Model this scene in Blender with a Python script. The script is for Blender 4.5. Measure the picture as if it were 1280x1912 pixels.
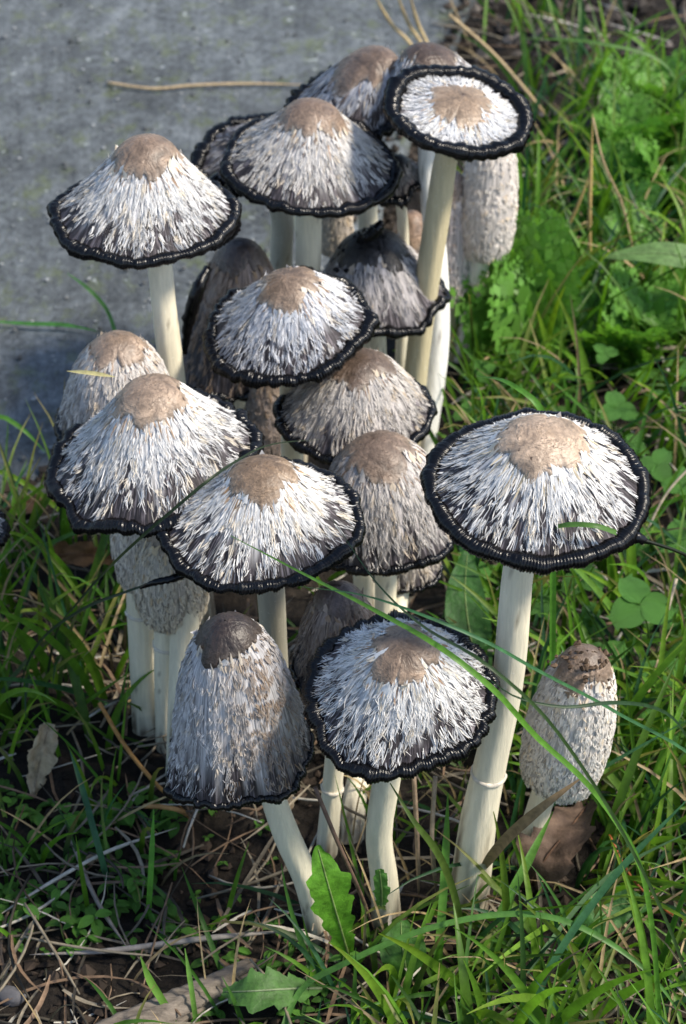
import bpy, math, random
import numpy as np
from mathutils import Vector

scene = bpy.context.scene
for o in list(bpy.data.objects):
    bpy.data.objects.remove(o)
R = math.radians
rnd = random.Random(7)
rng = np.random.default_rng(11)

# ------------------------------------------------------------------ camera
H = 0.777                 # camera height above the soil
PITCH = R(37.0)
FPX = 3834.0              # focal length in photo pixels (photo 1280 x 1912)
CX, CY = 640.0, 956.0
cam = bpy.data.cameras.new('camera')
camo = bpy.data.objects.new('camera', cam)
scene.collection.objects.link(camo)
camo.location = (0, 0, H)
camo.rotation_euler = (math.pi / 2 - PITCH, 0, 0)
cam.sensor_fit = 'HORIZONTAL'
cam.sensor_width = 36.0
cam.lens = 36.0 * FPX / 1280.0
cam.clip_start = 0.02
cam.clip_end = 200.0
cam.dof.use_dof = True
cam.dof.focus_distance = 0.90
cam.dof.aperture_fstop = 26.0
scene.camera = camo

# ------------------------------------------------------------------ light
SUN_EL, SUN_AZ = R(50), R(103)     # azimuth clockwise from +Y (the view direction)
w = bpy.data.worlds.new('World')
scene.world = w
w.use_nodes = True
nt = w.node_tree
sky = nt.nodes.new('ShaderNodeTexSky')
sky.sky_type = 'NISHITA'
sky.sun_disc = False
sky.sun_elevation = SUN_EL
sky.sun_rotation = SUN_AZ
nt.links.new(sky.outputs[0], nt.nodes['Background'].inputs[0])
nt.nodes['Background'].inputs[1].default_value = 0.11
sl = bpy.data.lights.new('sun', 'SUN')
sl.energy = 3.0
sl.angle = R(10)
sl.color = (1.0, 0.91, 0.77)
so = bpy.data.objects.new('sun', sl)
scene.collection.objects.link(so)
sd = Vector((math.sin(SUN_AZ) * math.cos(SUN_EL), math.cos(SUN_AZ) * math.cos(SUN_EL), math.sin(SUN_EL)))
so.rotation_euler = sd.to_track_quat('Z', 'Y').to_euler()
so.location = (1, -1, 3)
scene.view_settings.view_transform = 'Standard'
scene.view_settings.look = 'None'
scene.view_settings.exposure = 0.98
scene.view_settings.gamma = 1.0

# ------------------------------------------------------------------ pixel helpers
SP, CP = math.sin(PITCH), math.cos(PITCH)
def ray(px, py):
    u = (px - CX) / FPX
    v = -(py - CY) / FPX
    return np.array([u, CP + v * SP, -SP + v * CP])
def atz(px, py, z=0.0):
    d = ray(px, py)
    return np.array([0, 0, H]) + d * ((z - H) / d[2])
def aty(px, py, y):
    d = ray(px, py)
    return np.array([0, 0, H]) + d * (y / d[1])
def proj(P):
    P = np.asarray(P, float)
    x = P[..., 0]; y = P[..., 1]; z = P[..., 2] - H
    dep = y * CP - z * SP
    up = y * SP + z * CP
    return CX + FPX * x / dep, CY - FPX * up / dep, dep

# ------------------------------------------------------------------ mesh builder
class MB:
    def __init__(s):
        s.v = []; s.q = []; s.t = []; s.c = []; s.n = 0; s.rad = None
    def add(s, v, q=None, t=None, c=(1, 1, 1)):
        v = np.asarray(v, float).reshape(-1, 3)
        s.v.append(v)
        c = np.asarray(c, float)
        if c.ndim == 1:
            c = np.tile(c[:3], (len(v), 1))
        s.c.append(c[:, :3])
        if q is not None and len(q): s.q.append(np.asarray(q, np.int64).reshape(-1, 4) + s.n)
        if t is not None and len(t): s.t.append(np.asarray(t, np.int64).reshape(-1, 3) + s.n)
        s.n += len(v)
    def grid(s, P, c=(1, 1, 1), wrap=False):
        P = np.asarray(P, float)
        n, m = P.shape[:2]
        idx = np.arange(n * m).reshape(n, m)
        if wrap:
            idx = np.concatenate([idx, idx[:, :1]], 1)
        q = np.stack([idx[:-1, :-1], idx[:-1, 1:], idx[1:, 1:], idx[1:, :-1]], -1).reshape(-1, 4)
        c = np.asarray(c, float)
        if c.ndim == 3: c = c.reshape(-1, 3)
        s.add(P.reshape(-1, 3), q, None, c)
    def mesh(s, name, origin=(0, 0, 0), smooth=True):
        me = bpy.data.meshes.new(name)
        v = np.concatenate(s.v) - np.asarray(origin)
        c = np.concatenate(s.c)
        q = np.concatenate(s.q) if s.q else np.zeros((0, 4), np.int64)
        t = np.concatenate(s.t) if s.t else np.zeros((0, 3), np.int64)
        me.vertices.add(len(v)); me.vertices.foreach_set('co', v.astype(np.float32).ravel())
        loops = np.concatenate([q.ravel(), t.ravel()]).astype(np.int32)
        me.loops.add(len(loops)); me.loops.foreach_set('vertex_index', loops)
        starts = np.concatenate([np.arange(len(q)) * 4, len(q) * 4 + np.arange(len(t)) * 3]).astype(np.int32)
        me.polygons.add(len(starts)); me.polygons.foreach_set('loop_start', starts)
        a = me.color_attributes.new('Col', 'FLOAT_COLOR', 'POINT')
        a.data.foreach_set('color', np.concatenate([c, np.ones((len(c), 1))], 1).astype(np.float32).ravel())
        if s.rad is not None:
            ra = me.attributes.new('rad', 'FLOAT_VECTOR', 'POINT'); ra.data.foreach_set('vector', s.rad.astype(np.float32).ravel())
        me.update(calc_edges=True)
        me.polygons.foreach_set('use_smooth', np.full(len(starts), smooth))
        me.validate()
        return me
    def build(s, name, mat, parent=None, origin=(0, 0, 0), smooth=True, stuff=False):
        o = bpy.data.objects.new(name, s.mesh(name, origin, smooth))
        o.data.materials.append(mat)
        scene.collection.objects.link(o)
        if parent is not None: o.parent = parent
        else: o.location = origin
        if stuff: o['kind'] = 'stuff'
        return o

def tag(o, label, cat, group=None):
    o['label'] = label; o['category'] = cat
    if group: o['group'] = group
    return o
def empty(name, loc):
    o = bpy.data.objects.new(name, None)
    o.empty_display_size = 0.01
    scene.collection.objects.link(o)
    o.location = loc
    return o

def catmull(P, n, W=None):
    """smooth curve through the points; optional second array is interpolated the same way"""
    P = np.asarray(P, float)
    d = np.concatenate([[0], np.cumsum(np.sqrt(np.linalg.norm(np.diff(P, axis=0), axis=1) + 1e-9))])
    d /= d[-1]
    u = np.linspace(0, 1, n)
    def interp(A):
        A = np.asarray(A, float)
        if A.ndim == 1: A = A[:, None]
        m = np.gradient(A, d, axis=0) if len(A) > 2 else np.tile((A[1] - A[0]), (2, 1))
        k = np.clip(np.searchsorted(d, u, 'right') - 1, 0, len(d) - 2)
        h = (d[k + 1] - d[k])[:, None]
        t = ((u - d[k]) / (d[k + 1] - d[k]))[:, None]
        return ((2*t**3 - 3*t**2 + 1) * A[k] + (t**3 - 2*t**2 + t) * h * m[k]
                + (-2*t**3 + 3*t**2) * A[k + 1] + (t**3 - t**2) * h * m[k + 1])
    out = interp(P)
    if W is None: return out
    return out, interp(W)[:, 0]

def norm(a):
    return a / (np.linalg.norm(a, axis=-1, keepdims=True) + 1e-12)

def frames(C):
    T = norm(np.gradient(C, axis=0))
    N = np.cross(T, np.array([0.0, 1.0, 0.13])); N = norm(N)
    B = np.cross(T, N)
    return T, N, B

def tube(mb, C, rad, nseg=8, col=(1, 1, 1), cap=True, bump=0.0):
    C = np.asarray(C, float); rad = np.asarray(rad, float) * np.ones(len(C))
    T, N, B = frames(C)
    a = np.linspace(0, 2 * np.pi, nseg, endpoint=False)
    rr = rad[:, None] * np.ones((1, nseg))
    if bump: rr = rr * (1 + bump * rng.normal(size=rr.shape))
    P = C[:, None] + rr[..., None] * (np.cos(a)[None, :, None] * N[:, None] + np.sin(a)[None, :, None] * B[:, None])
    if cap:
        P = np.concatenate([np.repeat(C[:1, None], nseg, 1), P, np.repeat(C[-1:, None], nseg, 1)])
    mb.grid(P, col if np.asarray(col).ndim == 1 else np.asarray(col), wrap=True)

def blade(mb, C, wid, col, up=None, fold=0.25, twist=0.0, tipcol=None):
    """leaf blade: strip of three verts across with a keel"""
    C = np.asarray(C, float); n = len(C)
    T = norm(np.gradient(C, axis=0))
    up = np.array([0, -0.6, 0.8]) if up is None else np.asarray(up, float)
    S = norm(np.cross(T, up[None]))
    Nn = np.cross(S, T)
    if twist:
        an = np.linspace(0, twist, n)[:, None]
        S, Nn = S * np.cos(an) + Nn * np.sin(an), Nn * np.cos(an) - S * np.sin(an)
    wv = np.asarray(wid, float)[:, None] * 0.5
    P = np.stack([C - S * wv + Nn * wv * fold, C - Nn * wv * fold * 0.4, C + S * wv + Nn * wv * fold], 1)
    c = np.asarray(col, float)
    if tipcol is not None:
        f = np.linspace(0, 1, n)[:, None] ** 2
        cc = c * (1 - f) + np.asarray(tipcol) * f
        c = np.repeat(cc[:, None], 3, 1)
    mb.grid(P, c)

# ------------------------------------------------------------------ materials
def new_mat(name):
    m = bpy.data.materials.new(name); m.use_nodes = True
    nt = m.node_tree
    for n in list(nt.nodes): nt.nodes.remove(n)
    out = nt.nodes.new('ShaderNodeOutputMaterial')
    return m, nt, out
def N(nt, typ, **kw):
    n = nt.nodes.new(typ)
    for k, v in kw.items():
        if k in ('ins',):
            for a, b in v.items(): n.inputs[a].default_value = b
        else: setattr(n, k, v)
    return n
def L(nt, a, b): nt.links.new(a, b)
def noise(nt, vec, scale, detail=4, rough=0.6, dist=0.0):
    n = N(nt, 'ShaderNodeTexNoise', ins={'Scale': scale, 'Detail': detail, 'Roughness': rough, 'Distortion': dist})
    if vec is not None: L(nt, vec, n.inputs['Vector'])
    return n
def ramp(nt, fac, stops):
    r = N(nt, 'ShaderNodeValToRGB')
    e = r.color_ramp.elements
    while len(e) < len(stops): e.new(0.5)
    for i, (p, c) in enumerate(stops):
        e[i].position = p
        e[i].color = (*(c if hasattr(c, '__len__') else (c, c, c)), 1)
    L(nt, fac, r.inputs[0]); return r
def mixc(nt, fac, a, b, mode='MIX'):
    m = N(nt, 'ShaderNodeMix', data_type='RGBA', blend_type=mode)
    for src, i in ((fac, 0), (a, 6), (b, 7)):
        if hasattr(src, 'type') and hasattr(src, 'links'): L(nt, src, m.inputs[i])
        else:
            m.inputs[i].default_value = src if i == 0 else (*src, 1)
    return m.outputs[2]
def bumpn(nt, h, strength, dist, normal=None):
    b = N(nt, 'ShaderNodeBump', ins={'Strength': strength, 'Distance': dist})
    L(nt, h, b.inputs['Height'])
    if normal is not None: L(nt, normal, b.inputs['Normal'])
    return b.outputs[0]

def attr_mat(name, rough=0.6, spec=0.3, var=0.35, nscale=300, bump=0.0, bdist=0.0005, transl=0.0, tcol=(1, 1, 1),
             streak=None, coat=0.0, speck=None):
    """base colour = object's own colour attribute, broken up by noise"""
    m, nt, out = new_mat(name)
    at = N(nt, 'ShaderNodeAttribute', attribute_name='Col')
    tc = N(nt, 'ShaderNodeTexCoord')
    vec = tc.outputs['Object']
    if streak:
        mp = N(nt, 'ShaderNodeMapping'); mp.inputs['Scale'].default_value = streak
        L(nt, vec, mp.inputs[0]); vec = mp.outputs[0]
    n1 = noise(nt, vec, nscale, 5, 0.65)
    r = ramp(nt, n1.outputs[0], [(0.3, 1 - var), (0.7, 1 + var * 0.4)])
    col = mixc(nt, 1.0, at.outputs[0], r.outputs[0], 'MULTIPLY')
    if speck:
        n2 = noise(nt, tc.outputs['Object'], speck[0], 3, 0.6)
        r2 = ramp(nt, n2.outputs[0], [(speck[1], 0.0), (speck[1] + 0.06, 1.0)])
        col = mixc(nt, r2.outputs[0], col, speck[2])
    p = N(nt, 'ShaderNodeBsdfPrincipled', ins={'Roughness': rough, 'Specular IOR Level': spec})
    if coat: p.inputs['Coat Weight'].default_value = coat; p.inputs['Coat Roughness'].default_value = 0.15
    L(nt, col, p.inputs['Base Color'])
    if bump: 
        b = bumpn(nt, n1.outputs[0], bump, bdist); L(nt, b, p.inputs['Normal'])
    if transl:
        t = N(nt, 'ShaderNodeBsdfTranslucent')
        tcx = mixc(nt, 1.0, col, tcol, 'MULTIPLY')
        L(nt, tcx, t.inputs[0])
        mx = N(nt, 'ShaderNodeMixShader', ins={0: transl})
        L(nt, p.outputs[0], mx.inputs[1]); L(nt, t.outputs[0], mx.inputs[2]); L(nt, mx.outputs[0], out.inputs[0])
    else: L(nt, p.outputs[0], out.inputs[0])
    return m

M_GRASS = attr_mat('grass_leaf', 0.45, 0.35, 0.40, 150, transl=0.42, tcol=(1.25, 1.25, 0.6), bump=0.15)
M_LEAF = attr_mat('broad_leaf', 0.5, 0.35, 0.45, 210, transl=0.35, tcol=(1.2, 1.25, 0.6), bump=0.6, bdist=0.0015, speck=(420, 0.72, (0.16, 0.13, 0.05)))
M_STRAW = attr_mat('dry_straw', 0.6, 0.3, 0.45, 220, bump=0.2)
M_DEAD = attr_mat('dead_leaf', 0.7, 0.2, 0.55, 120, bump=0.6, bdist=0.002)
M_WOOD = attr_mat('weathered_wood', 0.8, 0.2, 0.6, 150, bump=0.9, bdist=0.002, streak=(0.25, 1.5, 1.5))
M_STEM = attr_mat('mushroom_stem', 0.5, 0.35, 0.16, 420, bump=0.5, bdist=0.0009, streak=(1, 1, 0.12), speck=(800, 0.66, (0.8, 0.78, 0.68)))
M_CAP = attr_mat('cap_skin', 0.6, 0.3, 0.5, 700, bump=0.5, bdist=0.0006)
M_FIB = attr_mat('cap_fibre', 0.7, 0.15, 0.14, 500, transl=0.15)
M_DISC = attr_mat('crown_skin', 0.55, 0.3, 0.38, 260, bump=0.5, bdist=0.0012, speck=(700, 0.7, (0.10, 0.05, 0.025)))
M_RIM = attr_mat('inky_rim', 0.22, 0.30, 0.4, 700, bump=0.35, bdist=0.0004)
M_GILL = attr_mat('inky_gills', 0.5, 0.3, 0.3, 900)
M_STONE = attr_mat('pale_stone', 0.8, 0.2, 0.3, 200, bump=0.4)
M_SHELL = attr_mat('snail_shell', 0.4, 0.4, 0.4, 300)

def cap_mat():
    m, nt, out = new_mat('cap_skin_streaked')
    at = N(nt, 'ShaderNodeAttribute', attribute_name='Col'); rd = N(nt, 'ShaderNodeAttribute', attribute_name='rad')
    mp = N(nt, 'ShaderNodeMapping'); mp.inputs['Scale'].default_value = (1, 1, 0.10); L(nt, rd.outputs['Vector'], mp.inputs[0])
    n1 = noise(nt, mp.outputs[0], 34, 3, 0.6); n2 = noise(nt, mp.outputs[0], 11, 3, 0.6)
    r1 = ramp(nt, n1.outputs[0], [(0.32, 0.30), (0.5, 0.85), (0.7, 1.15)]); r2 = ramp(nt, n2.outputs[0], [(0.3, 0.7), (0.7, 1.15)])
    c = mixc(nt, 1.0, at.outputs[0], r1.outputs[0], 'MULTIPLY'); c = mixc(nt, 1.0, c, r2.outputs[0], 'MULTIPLY')
    n3 = noise(nt, mp.outputs[0], 46, 2, 0.5); ad = ramp(nt, n3.outputs[0], [(0.52, 0.0), (0.66, (0.13, 0.115, 0.125))]); c = mixc(nt, 1.0, c, ad.outputs[0], 'ADD')
    p = N(nt, 'ShaderNodeBsdfPrincipled', ins={'Roughness': 0.6, 'Specular IOR Level': 0.3})
    L(nt, c, p.inputs['Base Color']); L(nt, bumpn(nt, n1.outputs[0], 0.7, 0.0008), p.inputs['Normal']); L(nt, p.outputs[0], out.inputs[0])
    return m
def disc_mat():
    m, nt, out = new_mat('crown_skin')
    at = N(nt, 'ShaderNodeAttribute', attribute_name='Col'); tc = N(nt, 'ShaderNodeTexCoord'); v = tc.outputs['Object']
    n1 = noise(nt, v, 80, 5, 0.62, 0.8); n2 = noise(nt, v, 480, 4, 0.7); n3 = noise(nt, v, 230, 2, 0.5)
    r1 = ramp(nt, n1.outputs[0], [(0.32, 0.55), (0.5, 1.0), (0.68, 1.45)]); r2 = ramp(nt, n2.outputs[0], [(0.3, 0.65), (0.7, 1.25)])
    c = mixc(nt, 1.0, at.outputs[0], r1.outputs[0], 'MULTIPLY'); c = mixc(nt, 1.0, c, r2.outputs[0], 'MULTIPLY')
    sp = ramp(nt, n3.outputs[0], [(0.70, 0.0), (0.74, 0.85)]); c = mixc(nt, sp.outputs[0], c, (0.05, 0.028, 0.018))
    rd = N(nt, 'ShaderNodeAttribute', attribute_name='rad'); mpv = N(nt, 'ShaderNodeMapping'); mpv.inputs['Scale'].default_value = (2.2, 2.2, 46); L(nt, rd.outputs['Vector'], mpv.inputs[0])
    nr_ = noise(nt, mpv.outputs[0], 1.6, 3, 0.55, 0.4)
    cr = ramp(nt, nr_.outputs[0], [(0.40, 0.0), (0.445, 1.0)]); msk = ramp(nt, n1.outputs[0], [(0.50, 1.0), (0.62, 0.0)])
    crk = N(nt, 'ShaderNodeMath', operation='MAXIMUM'); L(nt, cr.outputs[0], crk.inputs[0]); L(nt, msk.outputs[0], crk.inputs[1])
    cc = ramp(nt, crk.outputs[0], [(0, 0.58), (1, 1.0)]); c = mixc(nt, 1.0, c, cc.outputs[0], 'MULTIPLY')
    p = N(nt, 'ShaderNodeBsdfPrincipled', ins={'Roughness': 0.40, 'Specular IOR Level': 0.5})
    b1 = bumpn(nt, n1.outputs[0], 0.6, 0.003); b2 = bumpn(nt, crk.outputs[0], 0.6, 0.0008, b1); b3 = bumpn(nt, n2.outputs[0], 0.4, 0.0008, b2)
    L(nt, c, p.inputs['Base Color']); L(nt, b3, p.inputs['Normal']); L(nt, p.outputs[0], out.inputs[0])
    return m
M_CAP, M_DISC = cap_mat(), disc_mat()
def soil_mat():
    m, nt, out = new_mat('soil')
    tc = N(nt, 'ShaderNodeTexCoord'); v = tc.outputs['Object']
    a = noise(nt, v, 30, 8, 0.7); b = noise(nt, v, 260, 6, 0.7); c = noise(nt, v, 6, 3, 0.5)
    r1 = ramp(nt, a.outputs[0], [(0.3, (0.007, 0.006, 0.005)), (0.55, (0.022, 0.017, 0.013)), (0.75, (0.06, 0.048, 0.038))])
    r2 = ramp(nt, b.outputs[0], [(0.35, 0.45), (0.7, 1.35)])
    col = mixc(nt, 1.0, r1.outputs[0], r2.outputs[0], 'MULTIPLY')
    p = N(nt, 'ShaderNodeBsdfPrincipled', ins={'Roughness': 0.85, 'Specular IOR Level': 0.25})
    L(nt, col, p.inputs['Base Color'])
    b1 = bumpn(nt, a.outputs[0], 0.8, 0.01); b2 = bumpn(nt, b.outputs[0], 0.7, 0.003, b1)
    L(nt, b2, p.inputs['Normal']); L(nt, p.outputs[0], out.inputs[0])
    return m
def slab_mat():
    m, nt, out = new_mat('old_concrete')
    tc = N(nt, 'ShaderNodeTexCoord'); mpo = N(nt, 'ShaderNodeMapping'); mpo.inputs['Scale'].default_value = (1.0, 0.62, 1.0); L(nt, tc.outputs['Object'], mpo.inputs[0]); v = mpo.outputs[0]
    a = noise(nt, v, 52, 8, 0.75); b = noise(nt, v, 210, 6, 0.75); c = noise(nt, v, 9, 4, 0.6); d = noise(nt, v, 60, 4, 0.7)
    base = ramp(nt, a.outputs[0], [(0.28, (0.050, 0.058, 0.065)), (0.5, (0.106, 0.121, 0.132)), (0.72, (0.172, 0.194, 0.209))])
    r2 = ramp(nt, b.outputs[0], [(0.3, 0.45), (0.7, 1.5)])
    col = mixc(nt, 1.0, base.outputs[0], r2.outputs[0], 'MULTIPLY')
    big = ramp(nt, c.outputs[0], [(0.35, 0.66), (0.65, 1.16)])
    col = mixc(nt, 1.0, col, big.outputs[0], 'MULTIPLY')
    mo = ramp(nt, d.outputs[0], [(0.52, 0.0), (0.70, 0.6)])
    col = mixc(nt, mo.outputs[0], col, (0.10, 0.125, 0.04))
    sp = noise(nt, v, 120, 2, 0.5); spr = ramp(nt, sp.outputs[0], [(0.70, 0.0), (0.76, 0.8)])
    col = mixc(nt, spr.outputs[0], col, (0.36, 0.40, 0.43))
    p = N(nt, 'ShaderNodeBsdfPrincipled', ins={'Roughness': 0.85, 'Specular IOR Level': 0.3})
    L(nt, col, p.inputs['Base Color'])
    b1 = bumpn(nt, b.outputs[0], 0.7, 0.003); b2 = bumpn(nt, a.outputs[0], 0.4, 0.006, b1)
    L(nt, b2, p.inputs['Normal']); L(nt, p.outputs[0], out.inputs[0])
    return m
M_SOIL, M_SLAB = soil_mat(), slab_mat()

# ------------------------------------------------------------------ ground
class VNoise:
    def __init__(s, seed): s.g = np.random.default_rng(seed).random((64, 64))
    def __call__(s, x, y):
        x0 = np.floor(x).astype(int); y0 = np.floor(y).astype(int)
        fx = x - x0; fy = y - y0
        fx = fx*fx*(3-2*fx); fy = fy*fy*(3-2*fy)
        g = s.g
        a = g[x0 % 64, y0 % 64]; b = g[(x0+1) % 64, y0 % 64]; c = g[x0 % 64, (y0+1) % 64]; d = g[(x0+1) % 64, (y0+1) % 64]
        return (a*(1-fx)+b*fx)*(1-fy) + (c*(1-fx)+d*fx)*fy - 0.5
vn = [VNoise(i) for i in range(4)]
def soil_z(x, y):
    x = np.asarray(x, float); y = np.asarray(y, float)
    z = 0.010*vn[0](x*14+3, y*14+5) + 0.007*vn[1](x*45, y*45) + 0.004*vn[2](x*120, y*120)
    far = np.clip((y - 1.45) / 0.3, 0, 1) * np.clip((x - 0.05) / 0.1, 0, 1)
    return z - 0.003 + far * (0.03*vn[3](x*20, y*20) + 0.012*vn[1](x*70, y*70))
def axis_coords(lo, hi, step, outer):
    c = np.arange(lo, hi + 1e-6, step)
    l = lo - np.geomspace(step*2, outer, 26)[::-1]; r = hi + np.geomspace(step*2, outer, 26)
    return np.concatenate([l, c, r])
gx = axis_coords(-0.5, 0.6, 0.0045, 30); gy = axis_coords(0.4, 2.0, 0.0045, 30)
X, Y = np.meshgrid(gx, gy)
mb = MB(); mb.grid(np.stack([X, Y, soil_z(X, Y)], -1))
g = mb.build('soil_ground', M_SOIL); g['kind'] = 'structure'

# concrete slab: its edge runs behind the mushrooms
edge_px = [(-420, 1100), (-150, 1010), (20, 930), (120, 880), (280, 790), (430, 690), (560, 590), (660, 480), (740, 330), (800, 170), (850, 70), (905, -40), (960, -160), (1040, -330)]
E = np.array([atz(px, py, 0.012) for px, py in edge_px])
E = catmull(E, 160)
E[:, 0] += 0.004*vn[0](E[:, 1]*60, E[:, 1]*0) + 0.003*vn[1](E[:, 1]*170, E[:, 1]*0)
E = np.concatenate([E[:1] + np.array([[-6, -2.2, 0]]), E, E[-1:] + np.array([[1.2, 9, 0]])])
rows = [E + np.array([0, 0, -0.05]), E + np.array([0, 0, -0.004]), E + np.array([-0.003, 0.002, 0.0])]
for k in np.geomspace(0.02, 9, 20):
    P = E.copy(); P[:, 0] -= k; P[:, 1] += 0.35*k; rows.append(P)
P = np.array(rows)
P[2:, :, 2] += 0.003*vn[2](P[2:, :, 0]*20, P[2:, :, 1]*20)
mb = MB(); mb.grid(P)
slab = mb.build('concrete_pavement', M_SLAB); slab['kind'] = 'structure'
def on_slab(x, y):
    ex = np.interp(y, E[:, 1], E[:, 0])
    return x < ex

# ------------------------------------------------------------------ mushrooms
PROF = {
 'cone': [(0, 1), (.10, .992), (.20, .955), (.29, .88), (.37, .775), (.47, .635), (.60, .46), (.75, .27), (.88, .115), (.96, .03), (1, 0)],
 'low':  [(0, 1), (.12, .99), (.25, .945), (.36, .86), (.46, .73), (.58, .56), (.70, .39), (.82, .22), (.92, .08), (.97, .02), (1, 0.0)],
 'bell': [(0, 1), (.14, .988), (.28, .945), (.40, .87), (.50, .77), (.60, .63), (.70, .48), (.80, .32), (.90, .15), (.97, .04), (1, 0)],
 'tall': [(0, 1), (.16, .985), (.32, .94), (.47, .865), (.60, .76), (.70, .64), (.78, .50), (.86, .34), (.93, .18), (.98, .05), (1, 0)],
 'egg':  [(0, 1), (.17, .99), (.34, .965), (.52, .915), (.68, .845), (.82, .74), (.93, .58), (1, .40), (.99, .22), (.93, .09), (.82, 0)],
 'flat': [(0, 1), (.12, .99), (.24, .96), (.36, .88), (.46, .74), (.56, .58), (.66, .43), (.76, .32), (.86, .27), (.94, .27), (1, .30)],
}
APEX = {}
CAPS = []      # (centre, a, Y) for keeping grass off the caps
W_FIB = np.array([0.86, 0.85, 0.835]); CREAM = np.array([0.78, 0.70, 0.58])

def mushroom(label, base, rim, a, top, kind='cone', tilt=0, roll=0, dy=0.0, stem=(), rimpx=11, disc=0.36, disc_col=(0.30, 0.20, 0.13),
             tint=(1, 1, 1), dark=0.5, nfib=2200, seed=0, ring=None, wob=1.0, squash=1.0, stain=None, nrib=150, flen=0.0075, egg_fringe=0.0,
             basew=None, stem_col=(0.76, 0.70, 0.535), shagginess=1.0, group=None, cx=None, crink=0.5):
    g = np.random.default_rng(100 + seed)
    B = atz(base[0], base[1], 0.0)
    B[2] = float(soil_z(B[0], B[1])) - 0.004
    Yc = B[1] + dy
    C = aty(rim[0], rim[1], Yc)
    dep = proj(C)[2]; sc = FPX / dep
    elev = math.atan2(H - C[2], C[1])
    R_ = a / sc
    h = (rim[1] - top) / sc / max(0.25, math.cos(elev + R(tilt)))
    A = norm(np.array([-math.sin(R(roll)), -math.sin(R(tilt)), math.cos(R(roll)) * math.cos(R(tilt))]))
    U = norm(np.array([1, 0, 0]) - A * A[0]); V = np.cross(A, U)
    shear = 0.0 if cx is None else (cx - rim[0])/sc - A[0]*h
    root = empty('mushroom', B)
    tag(root, label, 'mushroom', group)
    pr = np.array(PROF[kind])
    su = np.linspace(0, 1, 120); pc = catmull(pr, 120)
    arc = np.concatenate([[0], np.cumsum(np.linalg.norm(np.diff(pc * [R_, h], axis=0), axis=1))]); arclen = arc[-1]; arc = arc / arclen
    k = np.arange(2, 9)
    am = g.normal(size=7) * 0.016 / np.sqrt(k / 2) * wob; ph = g.random(7) * 6.28
    am2 = g.normal(size=7) * 0.020 / np.sqrt(k / 2) * wob; ph2 = g.random(7) * 6.28
    kk = np.array([11, 17, 23, 31]); am3 = g.normal(size=4) * 0.0035 * wob; ph3 = g.random(4) * 6.28
    def wobf(th):
        th = np.asarray(th)[..., None]
        return (am*np.cos(k*th+ph)).sum(-1) + (am3*np.cos(kk*th+ph3)).sum(-1), (am2*np.cos(k*th+ph2)).sum(-1)
    def S(th, s, off=0.0):
        th = np.asarray(th, float); s = np.asarray(s, float)
        r = np.interp(s, arc, pc[:, 0]); z = np.interp(s, arc, pc[:, 1])
        e = 0.01
        dr = (np.interp(np.minimum(s+e, 1), arc, pc[:, 0]) - np.interp(np.maximum(s-e, 0), arc, pc[:, 0])) * R_
        dz = (np.interp(np.minimum(s+e, 1), arc, pc[:, 1]) - np.interp(np.maximum(s-e, 0), arc, pc[:, 1])) * h
        ln = np.sqrt(dr*dr + dz*dz) + 1e-9
        nr, nz = -dz/ln, dr/ln
        w1, w2 = wobf(th)
        rr = r*R_*(1 + w1*s**1.5) + nr*off
        zz = z*h + w2*R_*s**3 + nz*off
        return C + U*(rr*np.cos(th))[..., None] + V*(rr*np.sin(th)*squash)[..., None] + A*zz[..., None] + np.array([shear, 0, 0])*z[..., None]
    CAPS.append((C.copy(), R_, h, A.copy(), kind))
    tint = np.array(tint); APEX[root.name] = (C + A*h + np.array([shear, 0, 0]), A)
    # -- cap skin
    nth, ns = 180, 46
    th = np.linspace(0, 2*np.pi, nth, endpoint=False); s = np.linspace(0, 1, ns)
    TH, SS = np.meshgrid(th, s)
    streak = np.interp(np.arange(nth), np.arange(0, nth, 1), g.random(nth))
    sm = np.convolve(np.concatenate([streak[-3:], streak, streak[:3]]), np.ones(3)/3, 'same')[3:-3]
    f = np.clip((SS - (1.0 - dark - 0.11) + (sm[None]-0.5)*0.5) / 0.22, 0, 1)[..., None]
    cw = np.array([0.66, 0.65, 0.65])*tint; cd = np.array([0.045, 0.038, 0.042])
    if kind == 'egg': cd = np.array([0.45, 0.40, 0.35])
    col = cw*(1-f) + cd*f
    rough_n = g.normal(size=(ns, nth)) * 0.00012
    P = S(TH, SS, rough_n)
    mbc = MB(); mbc.grid(P, col, wrap=True)
    mbc.rad = np.stack([np.cos(TH), np.sin(TH), SS + seed], -1).reshape(-1, 3)
    cap = mbc.build('cap', M_CAP, root, B)
    def jn(me): return me
    # -- gills / underside
    tin = np.linspace(1, 0, 12)
    rows = []
    for q_, t_ in enumerate(tin):
        rib = 1 + 0.03*np.cos(th*60)*(t_ > .05)
        ss_ = 0.25 + 0.75*t_ 
        rows.append(S(th, np.full(nth, ss_), (-0.0016 - 0.0035*(1-t_))*rib - (0.0012 if t_ == 1 else 0)))
    mbg = MB(); mbg.grid(np.array(rows), (0.03, 0.026, 0.025), wrap=True)
    mbg.build('gills', M_GILL, cap, B)
    # -- inky curled rim
    if rimpx > 0:
        rt = rimpx*1.02 / sc
        nrib = int(nrib*1.25); nr = nrib*4
        t = np.linspace(0, 2*np.pi, nr, endpoint=False)
        na = 10
        al = np.linspace(0, 2*np.pi, na, endpoint=False)
        base_r = S(t, np.ones(nr)); e_r = U*np.cos(t)[:, None] + V*np.sin(t)[:, None]
        ribph = t*nrib + 1.5*np.sin(3*t + ph[0]) + 0.9*np.sin(11*t+ph[1])
        ribs = 1 + 0.085*np.cos(ribph)*(0.45 + 0.6*np.sin(9*t+ph[4])**2) + 0.04*np.cos(ribph*0.37+1) + 0.02*g.normal(size=nr)
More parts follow.
